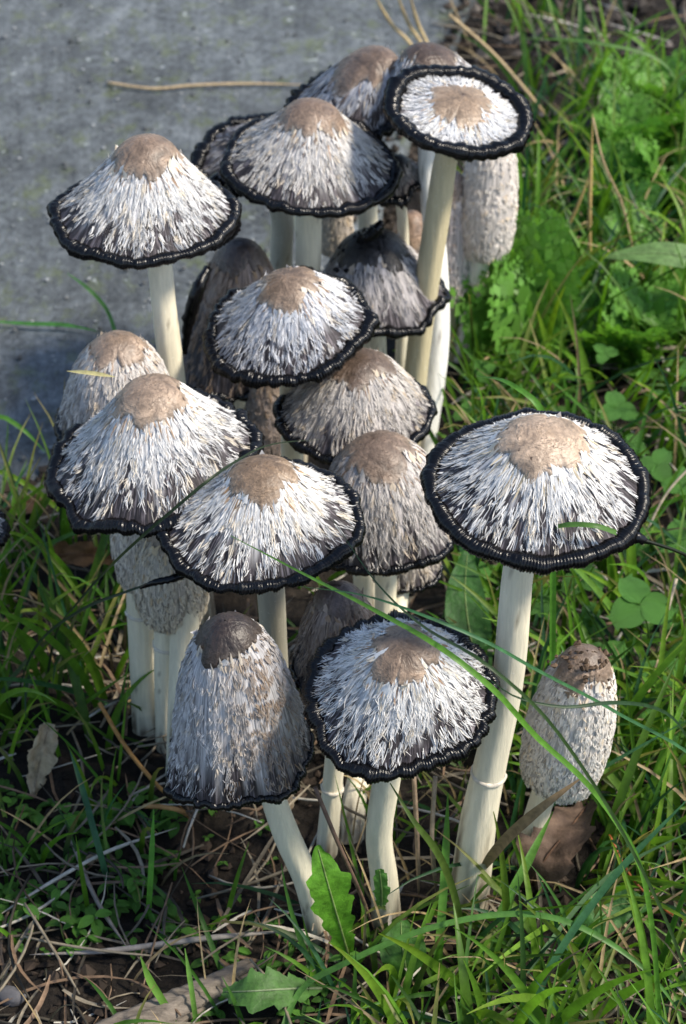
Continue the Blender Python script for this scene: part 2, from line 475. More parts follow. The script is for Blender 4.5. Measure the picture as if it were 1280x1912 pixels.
        lump = 1 + 0.16*(np.sin(5*t+ph2[1])*np.sin(2*t+ph2[2])) + 0.10*np.sin(13*t+ph[3]) + 0.10*np.sin(29*t+ph[5])*np.sin(7*t+ph[6])
        for b_ in range(int(g.integers(9, 15))):
            tb = g.random()*2*np.pi; dd = np.abs((t - tb + np.pi) % (2*np.pi) - np.pi)
            lump = lump + crink*(0.75*g.random() - 0.3)*np.exp(-(dd/(0.02 + 0.05*g.random()))**2)
        rad = rt*ribs*np.clip(lump, 0.45, 1.7)
        cn1 = sum(np.sin(kf*t + g.random()*6.28)*g.normal() for kf in (14, 19, 26, 33, 41))*0.13*crink
        cn2 = sum(np.sin(kf*t + g.random()*6.28)*g.normal() for kf in (12, 17, 24, 35, 47))*0.15*crink
        cen = base_r + A*(rt*(0.15 + cn2))[:, None] - e_r*(rt*(0.25 + cn1))[:, None]
        sh = 0.25*np.sin(t*7+ph[2])
        P = cen[:, None] + rad[:, None, None]*(1.15*np.cos(al[None]+sh[:, None])[..., None]*e_r[:, None] + np.sin(al[None]+sh[:, None])[..., None]*A)
        idx = np.arange(nr*na).reshape(nr, na)
        i2 = np.roll(idx, -1, 0); 
        q = np.stack([idx, i2, np.roll(i2, -1, 1), np.roll(idx, -1, 1)], -1).reshape(-1, 4)
        mbr = MB(); mbr.add(P.reshape(-1, 3), q, None, (0.0035, 0.0035, 0.0045))
        mbr.build('rim', M_RIM, cap, B)
    # -- crown disc with a torn edge
    nd = 120
    tth = np.linspace(0, 2*np.pi, nd, endpoint=False)
    sd_ = np.interp(disc, pc[:60, 0], arc[:60]) if kind != 'egg' else disc
    zig = np.zeros(nd); nz_ = int(g.integers(15, 24)); cuts = np.sort(g.random(nz_))*2*np.pi
    for c_ in cuts:
        d_ = np.abs((tth - c_ + np.pi) % (2*np.pi) - np.pi)
        zig = np.maximum(zig, (0.06 + 0.32*g.random()**1.5)*np.clip(1 - d_/(0.05 + 0.16*g.random()), 0, 1))
    low = 0.09*np.cos(tth*2+g.random()*6) + 0.08*np.cos(tth*3+g.random()*6) + 0.08*np.cos(tth*5+g.random()*6) + 0.06*np.cos(tth*8+g.random()*6) + 0.035*g.normal(size=nd)
    edge = sd_*(1.08 + low - zig)
    u = np.linspace(0, 1, 22)
    lift = 0.0007 + 0.0016*(1 - u**2)
    SSd = u[:, None]*edge[None]; THd = np.repeat(tth[None], 22, 0)
    offs = lift[:, None] + 0.00006*g.normal(size=(22, nd))*(u[:, None] > 0.05)
    offs[-1] = -0.0003
    P = S(THd, SSd, offs)
    dc = np.array(disc_col)*0.68; dc = dc*0.86 + dc.mean()*0.14
    fr = np.clip((u-0.35)/0.65, 0, 1)[:, None, None]
    pale = dc*1.1 + np.array([0.15, 0.112, 0.08])*min(1.0, np.mean(dc)/0.15)
    blot = 0.5 + 0.5*np.cos(3*THd + ph[0] + 4*u[:, None])*np.cos(5*THd - ph[1])
    fr = fr*(0.35 + 0.65*blot[..., None])
    col = dc*(1-fr) + pale*fr
    fe = (np.clip((u-0.80)/0.2, 0, 1)[:, None]*(0.15 + 0.55*g.random((1, nd))))[..., None]*min(1.0, np.mean(dc)/0.10)
    col = col*(1-fe) + np.array([0.50, 0.44, 0.38])*fe
    col = col*(1 + 0.04*g.normal(size=(22, 1, 1)))*np.ones((1, nd, 1))
    mbd = MB(); mbd.grid(P, col, wrap=True)
    mbd.rad = np.stack([np.cos(THd), np.sin(THd), SSd + seed*3.7], -1).reshape(-1, 3)
    mbd.build('crown_disc', M_DISC, cap, B)
    # -- fibres (shaggy scales)
    egg = kind == 'egg'
    per = 7
    nc = int(nfib*(0.44 if not egg else 0.44))
    sc0 = sd_*0.74 + (1 - sd_*0.74)*g.random(nc)**0.66
    tc0 = g.random(nc)*2*np.pi
    dk_ = dark + (0.17 if not egg else 0); gap = np.clip((sc0 - (1-dk_))/max(dk_, .05), 0, 1)
    streakf = 0.5 + 0.5*np.sin(tc0*23 + 4*sc0 + ph[2])*np.sin(tc0*13 - 3*sc0 + ph[3])
    keep = g.random(nc) < np.clip(1.05 - gap**0.7*(0.56 + 0.60*streakf), 0.06, 1)
    if rimpx > 0: keep &= sc0 < 0.965 - 0.35*flen/arclen
    sc0 = sc0[keep]; tc0 = tc0[keep]; nc = len(sc0)
    cl_sk = g.normal(size=nc)*0.13*shagginess; cl_curl = np.abs(g.normal(size=nc))*0.00045*shagginess*(0.25 + 1.1*sc0); cl_ln = flen*0.78*(0.40 + 0.9*g.random(nc))
    cl_w = 0.0011*(0.5 + 0.9*g.random(nc)); cl_sh = 0.84 + 0.22*g.random(nc); cl_cream = g.random(nc) < 0.05*shagginess
    cl_conv = 0.15 + 0.5*g.random(nc)
    ci = np.repeat(np.arange(nc), per); n = len(ci)
    rl = np.interp(sc0[ci], arc, pc[:, 0])*R_ + 2e-3
    dt = g.normal(size=n)*cl_w[ci]
    s0 = np.clip(sc0[ci] + g.normal(size=n)*0.18*cl_ln[ci]/arclen, sd_*0.8, 0.98); t0 = tc0[ci] + dt/rl
    ln = cl_ln[ci]*(0.6 + 0.6*g.random(n))
    wd = 0.00040*(0.5 + 0.8*g.random(n))*(1.0 if not egg else 1.5)
    curl = cl_curl[ci]*(0.5 + g.random(n)); big = cl_cream[ci]; curl[big] += 0.0008
    ds = ln/arclen; skew = cl_sk[ci] + g.normal(size=n)*0.07*shagginess
    qz = np.clip((s0 - sd_)/0.34, 0, 1) if not egg else np.full(n, 0.6)
    skew = skew*(0.25 + 0.75*qz); curl = curl*(0.10 + 0.90*qz); wd = wd*(1.7 - 0.7*qz); ln = ln*(1.25 - 0.25*qz)
    if egg: curl = curl*0.5
    ds = ln/arclen
    nseg = 4; vv = np.linspace(0, 1, nseg)
    smax = 1.0 if rimpx == 0 else 0.985
    Sg = np.minimum(s0[:, None] + ds[:, None]*vv[None], smax)
    bendx = g.normal(size=(n, 1))*0.14*shagginess*qz[:, None]
    Tg = t0[:, None] + (skew*ln/rl)[:, None]*vv[None] - ((1-cl_conv[ci])*dt/rl)[:, None]*vv[None]**1.5 + (ln/rl)[:, None]*bendx*vv[None]**2.5
    wprof = np.array([0.7, 1.0, 0.8, 0.12])
    og = 0.0002 + 0.0005*vv[None] + curl[:, None]*vv[None]**2.2 + 0.0005*g.random((n, 1))
    dth = (wd/rl)[:, None]*wprof[None]*0.5
    Pl = S(Tg - dth, Sg, og); Pr = S(Tg + dth, Sg, og + (0.0003*g.normal(size=(n, 1)))*wprof[None])
    P = np.stack([Pl, Pr], 2)      # n, nseg, 2, 3
    shade = cl_sh[ci]*(0.84 + 0.2*g.random(n)); shade = 0.93 + (shade - 0.93)*(0.35 + 0.65*qz)
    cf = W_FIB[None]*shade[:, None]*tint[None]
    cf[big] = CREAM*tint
    nb = (g.random(n) < 0.16*np.clip(1 - (s0 - sd_)/0.10, 0, 1)); cf[nb] = np.clip(np.array(disc_col)*1.5, 0, .7)*(0.6 + .7*g.random((nb.sum(), 1)))
    cr = g.random(n) < 0.03
    cf[cr] = CREAM*tint*(0.7 + 0.4*g.random((cr.sum(), 1)))
    dk = (g.random(n) < 0.22*np.clip((s0-0.5)/0.4, 0, 1))
    cf[dk] *= 0.5
    if not egg:
        ink = g.random(n) < 0.55*np.clip((s0 - 0.78)/0.18, 0, 1); cf[ink] = np.array([0.02, 0.018, 0.022])
    if stain is not None:
        st_t, st_w, st_c = stain
        d_ = np.abs((t0 - st_t + np.pi) % (2*np.pi) - np.pi)
        f_ = np.clip(1.2 - d_/st_w, 0, 1)*(0.5+0.5*g.random(n))
        cf = cf*(1-f_[:, None]) + np.array(st_c)*shade[:, None]*f_[:, None]
    colv = np.repeat(np.repeat(cf[:, None, None], nseg, 1), 2, 2)
    idx = np.arange(n*nseg*2).reshape(n, nseg, 2)
    q = np.stack([idx[:, :-1, 0], idx[:, :-1, 1], idx[:, 1:, 1], idx[:, 1:, 0]], -1).reshape(-1, 4)
    mbf = MB(); mbf.add(P.reshape(-1, 3), q, None, colv.reshape(-1, 3))
    # torn flakes standing up round the crown
    m = 22
    ft = g.random(m)*2*np.pi
    fs = np.interp(ft, tth, edge, period=2*np.pi)
    for j in range(m):
        rl = np.interp(fs[j], arc, pc[:, 0])*R_ + 1e-4
        wdt = (0.0010 + 0.0026*g.random()**2)/rl*0.5; lt = (0.0012 + 0.0028*g.random()**1.5)/arclen
        hh = 0.0008 + 0.0022*g.random()**2
        tt_ = np.array([ft[j]-wdt, ft[j], ft[j]+wdt, ft[j]-wdt*1.1, ft[j], ft[j]+wdt*.9, ft[j]+g.normal()*wdt*.9])
        ss_ = np.array([fs[j]+lt]*3 + [fs[j]]*3 + [fs[j]-lt*0.8])
        oo = np.array([.0006, .0008, .0006, .0013, .0015, .0013, .001+hh])
        mbf.add(S(tt_, np.clip(ss_, 0, 1), oo), [(0, 1, 4, 3), (1, 2, 5, 4)], [(3, 4, 6), (4, 5, 6)], (W_FIB if g.random() < .6 else CREAM)*tint)
    mbf.build('shaggy_scales', M_FIB, cap, B, stuff=True)
    # -- stem
    T0 = C + A*h*0.62 + np.array([shear*0.62, 0, 0])
    pts = [T0]; ws = []
    w_first = stem[0][2] if stem else 44
    ws.append(w_first*0.9)
    yb = B[1]
    ny = len(stem) + 1
    tot = base[1] - rim[1]
    for (px, py, wpx) in stem:
        fy = np.clip((py - rim[1]) / tot, 0, 1)
        pts.append(aty(px, py, Yc + (yb - Yc)*fy)); ws.append(wpx)
    pts.append(B); ws.append(basew or (ws[-1]*1.12))
    pts = np.array(pts); scs = FPX/proj(pts)[2]
    rad = np.array(ws)/2/scs
    cc, rr = catmull(pts, 40, rad)
    nsg = 26
    T, Nn, Bn = frames(cc)
    al = np.linspace(0, 2*np.pi, nsg, endpoint=False)
    fl = 1 + 0.02*np.sin(al*7 + g.random()*6)[None] + 0.02*np.sin(al*3+g.random()*6)[None]*np.linspace(-1, 1, 40)[:, None] + 0.006*g.normal(size=(40, nsg))
    P = cc[:, None] + (rr[:, None]*fl)[..., None]*(np.cos(al)[None, :, None]*Nn[:, None] + np.sin(al)[None, :, None]*Bn[:, None])
    sc_ = np.array(stem_col)
    colz = sc_[None, None]*np.ones((40, nsg, 1))
    lv = np.linspace(0, 1, 40)[:, None]
    dh = 0.86 + 0.05*np.sin(al*3 + g.random()*6) + 0.05*np.sin(al*7+g.random()*6) + 0.04*g.normal(size=nsg)
    fd = np.clip((lv - dh[None])/0.10, 0, 1)*(0.4 + 0.6*g.random((40, nsg)))
    sp_ = (g.random((40, nsg)) < 0.012)*0.6
    st_a = g.random()*6.28; sw = np.exp(-(((al - st_a + np.pi) % (2*np.pi) - np.pi)/0.28)**2)[None]*np.clip(np.sin(lv*9 + st_a), 0, 1)*0.35*g.random()
    fd = np.clip(fd + sp_, 0, .9)[..., None]
    colz = colz*(1-fd) + np.array([0.13, 0.095, 0.065])*fd
    colz = colz*(1-sw[..., None]) + np.array([0.42, 0.26, 0.13])*sw[..., None]
    mbs = MB(); mbs.grid(P, colz, wrap=True)
    st = mbs.build('stem', M_STEM, root, B)
    if ring is not None:
        _, pyy, _ = proj(cc)
        i = int(np.argmin(np.abs(pyy - ring)))
        i = min(max(i, 2), 37)
        t = np.linspace(0, 2*np.pi, 60, endpoint=False)
        rows = []
        jag = 0.0008*np.interp(np.arange(60), np.arange(0, 60, 2), g.random(30)) 
        for dz, dr in ((0.0012, 0.0000), (0.0005, 0.0002), (0.0, 0.0005), (-0.0012, 0.0004)):
            c0 = cc[i] - T[i]*dz
            r_ = rr[i] + dr + (jag if dz <= 0.0 else 0)
            rows.append(c0 + (r_*np.ones(60))[:, None]*(np.cos(t)[:, None]*Nn[i] + np.sin(t)[:, None]*Bn[i]) - T[i]*(jag*1.3*(dz < 0.001))[:, None])
        mbn = MB(); mbn.grid(np.array(rows), (0.60, 0.55, 0.46), wrap=True)
        mbn.build('stem_ring', M_STEM, st, B)
    return root

def drip(root, pts, wpx, seed=0):
    """inky lump hanging from a cap edge"""
    cap = [c for c in root.children if c.name.startswith('cap')][0]
    B = np.array(root.location)
    P = np.array([aty(*p) for p in pts]); scs = FPX/proj(P)[2]
    C, r_ = catmull(P, 22, np.array(wpx)/2/scs)
    g = np.random.default_rng(seed); al = np.linspace(0, 2*np.pi, 10, endpoint=False)
    T, Nn, Bn = frames(C)
    rr = r_[:, None]*(1 + .12*np.cos(np.arange(22)*2.4)[:, None] + .10*g.normal(size=(22, 10)))
    Pm = C[:, None] + rr[..., None]*(np.cos(al)[None, :, None]*Nn[:, None] + np.sin(al)[None, :, None]*Bn[:, None])
    Pm = np.concatenate([np.repeat(C[:1, None], 10, 1), Pm, np.repeat(C[-1:, None], 10, 1)])
    m = MB(); m.grid(Pm, (0.004, 0.004, 0.005), wrap=True)
    m.build('ink_drip', M_RIM, cap, B)
BR = (0.33, 0.22, 0.145)
mu_wide = mushroom('wide shaggy ink cap with thick black rim on a tall bare ringed stem', (872, 1695), (1003, 912), 199, 815, 'low', tilt=8, roll=-1, dy=0.0,
         stem=[(968, 1060, 58), (955, 1200, 60), (945, 1290, 58), (912, 1440, 62), (893, 1530, 68)], rimpx=14.5, disc=0.40, disc_col=(0.54, 0.385, 0.26), dark=0.48, nfib=3000, seed=1, cx=1005, crink=0.2, ring=1440, nrib=175, basew=76, flen=0.0085, wob=0.5)
mushroom('open ink cap with ruffled black rim tipped forward, short pale stem beside a dandelion leaf', (722, 1705), (744, 1298), 172, 1212, 'low', tilt=14, roll=3, dy=-0.02,
         stem=[(722, 1450, 52), (707, 1560, 50), (716, 1640, 52)], rimpx=13, disc=0.36, disc_col=BR, dark=0.42, nfib=3200, seed=2, cx=752, nrib=160, flen=0.0075, shagginess=1.5, wob=1.2)
mushroom('grey bell-shaped ink cap with dark brown crown on a curved white stem', (603, 1730), (446, 1408), 134, 1178, 'tall', tilt=4, roll=8, dy=0.01,
         stem=[(500, 1462, 46), (535, 1560, 50), (575, 1650, 50)], rimpx=9, disc=0.42, disc_col=(0.05, 0.033, 0.026), dark=0.22, nfib=3400, seed=3, cx=434, nrib=120, flen=0.0048,
         tint=(0.80, 0.79, 0.79), stain=(-0.75, 1.0, (0.30, 0.21, 0.14)), shagginess=1.1, wob=1.8)
mushroom('bright white shaggy ink cap with broad inky rim overlapping the mottled bell behind it', (338, 1445), (288, 862), 196, 725, 'cone', tilt=3, roll=9, dy=0.03,
         stem=[(340, 1010, 56), (345, 1120, 55), (342, 1260, 54)], rimpx=13, disc=0.34, disc_col=(0.40, 0.28, 0.19), dark=0.42, nfib=3800, seed=4, cx=288, nrib=160, flen=0.0085, shagginess=1.4, wob=1.3)
mu_touched = mushroom('shaggy ink cap touched by the tip of a long bright grass blade', (520, 1490), (487, 978), 186, 876, 'cone', tilt=1, roll=4, dy=0.0,
         stem=[(505, 1095, 52), (510, 1180, 50)], rimpx=11, disc=0.35, disc_col=(0.26, 0.17, 0.10), dark=0.42, nfib=3600, seed=5, cx=491, nrib=170, flen=0.009, wob=1.0, stem_col=(0.48, 0.44, 0.34))  # stem_col darker than the default: shade on this stem put into its colour
mu_alone = mushroom('tall ink cap with black rim standing alone against the grey pavement', (378, 1150), (270, 403), 166, 272, 'cone', tilt=2, roll=0, dy=0.03,
         stem=[(298, 497, 46), (305, 570, 46), (315, 650, 47), (345, 900, 48)], rimpx=11, disc=0.37, disc_col=(0.30, 0.205, 0.14), dark=0.36, nfib=3200, seed=6, cx=282, nrib=170, flen=0.0085, wob=0.8)
mushroom('broad ink cap with straight hanging fibres half covering a blackened one', (545, 890), (582, 310), 159, 205, 'cone', tilt=6, roll=-5, dy=0.0,
         stem=[(575, 405, 50), (575, 480, 48), (560, 650, 46)], rimpx=9.5, disc=0.36, disc_col=(0.26, 0.175, 0.12), dark=0.30, nfib=3300, seed=7, cx=584, nrib=165, flen=0.008, tint=(0.92, 0.90, 0.88), wob=0.8, shagginess=0.7)
mu_black = mushroom('blackened ink cap tucked behind the broad one by the pavement', (508, 800), (478, 285), 112, 255, 'low', tilt=10, roll=14, dy=0.02,
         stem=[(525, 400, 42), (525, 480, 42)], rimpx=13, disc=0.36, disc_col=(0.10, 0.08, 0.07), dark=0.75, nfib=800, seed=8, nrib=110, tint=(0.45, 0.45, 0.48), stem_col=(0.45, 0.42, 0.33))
mushroom('bluish drooping ink cap with wide brown crown behind the flat disc-shaped one', (700, 790), (652, 200), 118, 108, 'bell', tilt=10, roll=14, dy=0.02,
         stem=[(684, 300, 36), (686, 405, 36), (690, 600, 36)], rimpx=12, disc=0.52, disc_col=(0.20, 0.135, 0.095), dark=0.55, nfib=1700, seed=9, cx=690, nrib=110, tint=(0.72, 0.74, 0.80), shagginess=0.6)
mushroom('flat disc-shaped ink cap with upturned black rim on a leaning stem', (752, 890), (854, 218), 131, 190, 'flat', tilt=9, roll=-9, dy=-0.01,
         stem=[(832, 297, 44), (817, 400, 47), (798, 520, 46), (778, 680, 44)], rimpx=13, disc=0.47, disc_col=(0.34, 0.235, 0.15), dark=0.16, nfib=1900, seed=10, cx=860, crink=0.2, nrib=140, flen=0.0065, tint=(0.95, 0.97, 1.0), stem_col=(0.60, 0.52, 0.33), wob=0.7)
mushroom('ragged ink cap peeping out behind the flat disc-shaped one on a thick white stem', (786, 890), (825, 172), 104, 95, 'bell', tilt=0, roll=-6, dy=0.06,
         stem=[(797, 290, 34), (815, 500, 42), (815, 650, 46), (795, 820, 42)], rimpx=9, disc=0.50, disc_col=(0.115, 0.075, 0.055), dark=0.4, nfib=1300, seed=11, cx=797, nrib=100, tint=(0.82, 0.82, 0.84), stem_col=(0.80, 0.79, 0.74))
mu_charred = mushroom('grey cracked ink cap with a charred black crown', (715, 880), (706, 556), 124, 445, 'bell', tilt=2, roll=4, dy=0.0,
         stem=[(706, 650, 30), (708, 750, 30)], rimpx=9, disc=0.52, disc_col=(0.022, 0.02, 0.02), dark=0.22, nfib=1500, seed=12, cx=690, crink=0.8, nrib=120, tint=(0.68, 0.65, 0.65), shagginess=0.6, wob=1.8)
mushroom('ink cap with smooth brown crown in the middle of the cluster, black rim all round', (543, 1050), (538, 614), 150, 525, 'low', tilt=9, roll=10, dy=-0.035,
         stem=[(542, 715, 42), (545, 800, 42)], rimpx=12, disc=0.38, disc_col=(0.27, 0.185, 0.125), dark=0.42, nfib=2900, seed=13, cx=541, nrib=150, flen=0.0085, tint=(0.93, 0.95, 1.0), shagginess=1.3)
mu_dirty = mushroom('dirty dark brown bell-shaped mushroom with blackened side behind the middle ink cap', (430, 905), (440, 690), 102, 465, 'tall', tilt=0, roll=4, dy=0.0,
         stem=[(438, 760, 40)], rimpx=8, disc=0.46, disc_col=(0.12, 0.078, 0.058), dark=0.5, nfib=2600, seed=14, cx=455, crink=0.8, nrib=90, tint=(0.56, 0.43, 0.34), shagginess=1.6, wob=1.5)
mushroom('beige shaggy bell-shaped ink cap under the rim of the middle one', (690, 1190), (662, 775), 144, 675, 'bell', tilt=2, roll=2, dy=0.02,
         stem=[(668, 880, 40)], rimpx=10, disc=0.42, disc_col=(0.14, 0.094, 0.068), dark=0.25, nfib=2600, seed=15, cx=668, nrib=130, tint=(0.76, 0.72, 0.68), flen=0.0075)
mushroom('tall grey-brown bell-shaped ink cap wedged between two wider caps', (715, 1290), (720, 985), 134, 830, 'tall', tilt=1, roll=6, dy=0.01,
         stem=[(720, 1100, 42)], rimpx=9, disc=0.50, disc_col=(0.22, 0.15, 0.105), dark=0.28, nfib=2800, seed=16, cx=703, nrib=120, tint=(0.80, 0.76, 0.73), flen=0.008)
mushroom('dirty brown crumpled ink cap in the dark behind the ruffled one', (608, 1580), (640, 1255), 92, 1105, 'tall', tilt=0, roll=-5, dy=0.0,
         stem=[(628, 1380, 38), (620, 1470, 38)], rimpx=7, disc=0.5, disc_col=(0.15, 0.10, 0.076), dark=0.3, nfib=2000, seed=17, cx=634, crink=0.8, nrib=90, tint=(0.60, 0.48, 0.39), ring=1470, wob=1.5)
mushroom('small ragged ink cap hanging below the tall grey-brown bell', (655, 1560), (762, 1065), 62, 990, 'bell', tilt=0, roll=6, dy=0.135,
         stem=[(742, 1140, 34), (690, 1380, 40), (662, 1490, 44)], rimpx=6, disc=0.45, disc_col=(0.2, 0.14, 0.1), dark=0.25, nfib=1000, seed=18, nrib=80, tint=(0.85, 0.78, 0.70), flen=0.007)
mu_closed = mushroom('small closed egg-shaped shaggy mushroom with muddy crown in the grass', (978, 1610), (1042, 1448), 78, 1236, 'egg', tilt=6, roll=-3, dy=0.0,
         stem=[(1012, 1490, 46), (992, 1555, 46)], rimpx=0, disc=0.19, disc_col=(0.26, 0.18, 0.125), dark=0.05, nfib=3600, seed=19, cx=1068, tint=(1.05, 1.0, 0.93), flen=0.0045, shagginess=0.8, wob=0.7)
mushroom('white closed cylindrical mushroom with brown flecks at the back by the feathery leaves', (866, 668), (902, 470), 53, 245, 'egg', tilt=0, roll=-2, dy=0.0,
         stem=[(888, 520, 46), (878, 610, 46)], rimpx=0, disc=0.15, disc_col=(0.55, 0.42, 0.36), dark=0.05, nfib=1700, seed=20, tint=(1.14, 1.07, 1.0), flen=0.0045, shagginess=0.7, wob=0.4, ring=520, stem_col=(0.8, 0.78, 0.74))
mushroom('pinkish closed mushroom squeezed between the leaning stem and the white cylindrical one', (838, 668), (832, 560), 40, 335, 'egg', tilt=0, roll=-1, dy=0.0,
         stem=[(836, 610, 30)], rimpx=0, disc=0.18, disc_col=(0.5, 0.36, 0.28), dark=0.05, nfib=1100, seed=21, tint=(0.95, 0.86, 0.83), flen=0.004, shagginess=1.0, wob=0.4)
mushroom('young cream mushroom with tan crown between the charred cap and the leaning stem', (772, 735), (764, 590), 42, 408, 'egg', tilt=0, roll=0, dy=0.0,
         stem=[(768, 640, 28)], rimpx=0, disc=0.30, disc_col=(0.36, 0.23, 0.15), dark=0.05, nfib=900, seed=22, tint=(0.95, 0.84, 0.76), flen=0.004, wob=0.4)
mu_shriv = mushroom('shrivelled black and grey cap drooping under the flat disc-shaped one', (745, 800), (745, 342), 52, 300, 'bell', tilt=10, roll=12, dy=0.0,
         stem=[(752, 420, 20), (752, 560, 22)], rimpx=9, disc=0.5, disc_col=(0.03, 0.026, 0.024), dark=0.5, nfib=400, seed=23, nrib=60, tint=(0.45, 0.42, 0.40), wob=3.0)
mushroom('cream closed mushroom showing between two stems below the broad ink cap', (628, 705), (626, 470), 30, 330, 'egg', tilt=0, roll=0, dy=0.0,
         stem=[(627, 560, 24)], rimpx=0, disc=0.2, disc_col=(0.4, 0.3, 0.22), dark=0.05, nfib=600, seed=24, tint=(0.9, 0.8, 0.68), flen=0.004, wob=0.5)
mushroom('mottled white bell-shaped mushroom with cracked brown crown by the pavement edge', (290, 1210), (222, 800), 118, 640, 'tall', tilt=2, roll=2, dy=0.01,
         stem=[(250, 950, 44), (270, 1080, 44)], rimpx=9, disc=0.44, disc_col=(0.34, 0.24, 0.17), dark=0.2, nfib=2600, seed=25, cx=232, nrib=110, tint=(0.86, 0.82, 0.78), flen=0.006, shagginess=0.8)
mushroom('cream closed mushroom with brown-stained stem under the bright white cap', (277, 1352), (277, 1085), 56, 905, 'egg', tilt=0, roll=3, dy=0.0,
         stem=[(262, 1120, 52), (266, 1200, 52), (272, 1300, 54)], rimpx=0, disc=0.2, disc_col=(0.4, 0.3, 0.2), dark=0.06, nfib=1500, seed=26, tint=(1.0, 0.92, 0.80), flen=0.004, ring=1145, wob=0.5)
mushroom('cream closed mushroom with ringed stem between two other stems under the bright white cap', (318, 1385), (322, 1148), 66, 985, 'egg', tilt=0, roll=0, dy=0.0,
         stem=[(312, 1200, 50), (314, 1300, 52)], rimpx=0, disc=0.2, disc_col=(0.4, 0.3, 0.2), dark=0.10, nfib=1700, seed=27, tint=(0.95, 0.86, 0.70), flen=0.004, ring=1205, wob=0.5)
mushroom('dull brown closed mushroom low in the dark beneath the middle ink cap', (503, 965), (503, 868), 44, 705, 'egg', tilt=0, roll=0, dy=0.0,
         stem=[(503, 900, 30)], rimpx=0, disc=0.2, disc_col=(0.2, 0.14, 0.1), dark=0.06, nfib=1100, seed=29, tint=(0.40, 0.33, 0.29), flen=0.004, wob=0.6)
mushroom('ink cap with black rim standing apart from the cluster over the left grass', (-62, 1330), (-72, 995), 80, 930, 'cone', tilt=2, roll=0, dy=0.0,
         stem=[(-70, 1100, 36)], rimpx=9, disc=0.36, disc_col=BR, dark=0.4, nfib=1200, seed=28, nrib=90)

Y_ = lambda px, py: float(atz(px, py)[1])
def mud(root, shift, n, spread, sz, seed, col=(.10, .068, .045)):
    cap = [c for c in root.children if c.name.startswith('cap')][0]
    g = np.random.default_rng(seed); m = MB(); c = APEX[root.name][0] + np.array(shift)
    ic = np.array([(0, 0, 1), (.9, 0, .2), (.3, .85, .2), (-.75, .5, .2), (-.75, -.5, .2), (.3, -.85, .2), (0, 0, -1)])
    it = [(0, 1, 2), (0, 2, 3), (0, 3, 4), (0, 4, 5), (0, 5, 1), (6, 2, 1), (6, 3, 2), (6, 4, 3), (6, 5, 4), (6, 1, 5)]
    for _ in range(n):
        o_ = g.normal(size=3)*np.array([spread, spread, spread*.35])
        o_[2] = abs(o_[2])*0.6 - 0.5*(o_[0]**2 + o_[1]**2)/0.016
        m.add(ic*sz*(0.4+g.random())*(1+.3*g.normal(size=(7, 3))) + c + o_, None, it, np.array(col)*(0.4+g.random()))
    m.build('mud_crumbs', M_STONE, cap, np.array(root.location), smooth=False)
mud(mu_closed, (-.001, 0, -.0005), 90, .0052, .0014, 3)
mud(mu_charred, (0, 0, -.0005), 80, .0085, .0020, 4, (.012, .011, .011))
drip(mu_wide, [(1120, 992, .690), (1150, 994, .680), (1185, 1003, .676), (1212, 1013, .676)], [14, 26, 24, 8], 1)
drip(mu_alone, [(415, 455, .955), (436, 435, .955), (441, 415, .955), (436, 396, .955)], [10, 16, 18, 6], 2)
drip(mu_charred, [(680, 446, 1.060), (695, 436, 1.060), (706, 425, 1.060), (712, 412, 1.062)], [20, 26, 22, 8], 3)
drip(mu_touched, [(350, 1070, .765), (315, 1082, .762), (285, 1088, .762), (262, 1098, .764)], [16, 15, 12, 5], 4)
drip(mu_black, [(395, 330, 1.10), (410, 350, 1.10), (425, 372, 1.10), (440, 395, 1.10)], [24, 40, 36, 12], 5)
drip(mu_dirty, [(388, 500, 1.03), (370, 540, 1.02), (352, 600, 1.02), (345, 660, 1.02)], [16, 26, 24, 10], 7)
# ------------------------------------------------------------------ vegetation
def clear_of_caps(C, margin=1.0, depth_only=True):
    """true when the strip does not pass through or in front of a cap"""
    px, py, dep = proj(C)
    for (c, r, h, A, kind) in CAPS:
        if kind == 'egg': q0 = c + A*h*0.5; rx = r*margin; ry = h*0.55*margin
        else: q0 = c + A*h*0.35; rx = r*1.05*margin; ry = (r*0.62 + h*0.25)*margin
        x, y, d = proj(q0)
        f = FPX/d
        if np.any((((px-x)/(rx*f))**2 + ((py-y)/(ry*f))**2 < 1) & (dep < d + 0.03)): return False
        if np.any(np.linalg.norm(C - q0, axis=1) < max(r, h*.5)*0.95): return False
    return True

def grass_curve(b, az, ln, lean, droop, n=7, side=0.0):
    pts = [np.array(b, float)]; el = math.pi/2 - lean; step = ln/(n-1)
    for i in range(n-1):
        pts.append(pts[-1] + step*np.array([math.cos(az)*math.cos(el), math.sin(az)*math.cos(el), math.sin(el)]))
        el -= droop/(n-1)*(0.5 + 1.0*i/(n-1)); az += side/(n-1)
    return np.array(pts)
WP = np.array([0.65, 0.95, 1.0, 0.92, 0.75, 0.45, 0.06])
G1 = np.array([0.115, 0.27, 0.022]); G2 = np.array([0.06, 0.17, 0.022]); G3 = np.array([0.035, 0.12, 0.045]); G4 = np.array([0.18, 0.34, 0.03])
def gcol(r):
    k = r.random()
    c = G1 if k < .45 else G2 if k < .7 else G3 if k < .87 else G4
    return c*(0.5 + 0.65*r.random())

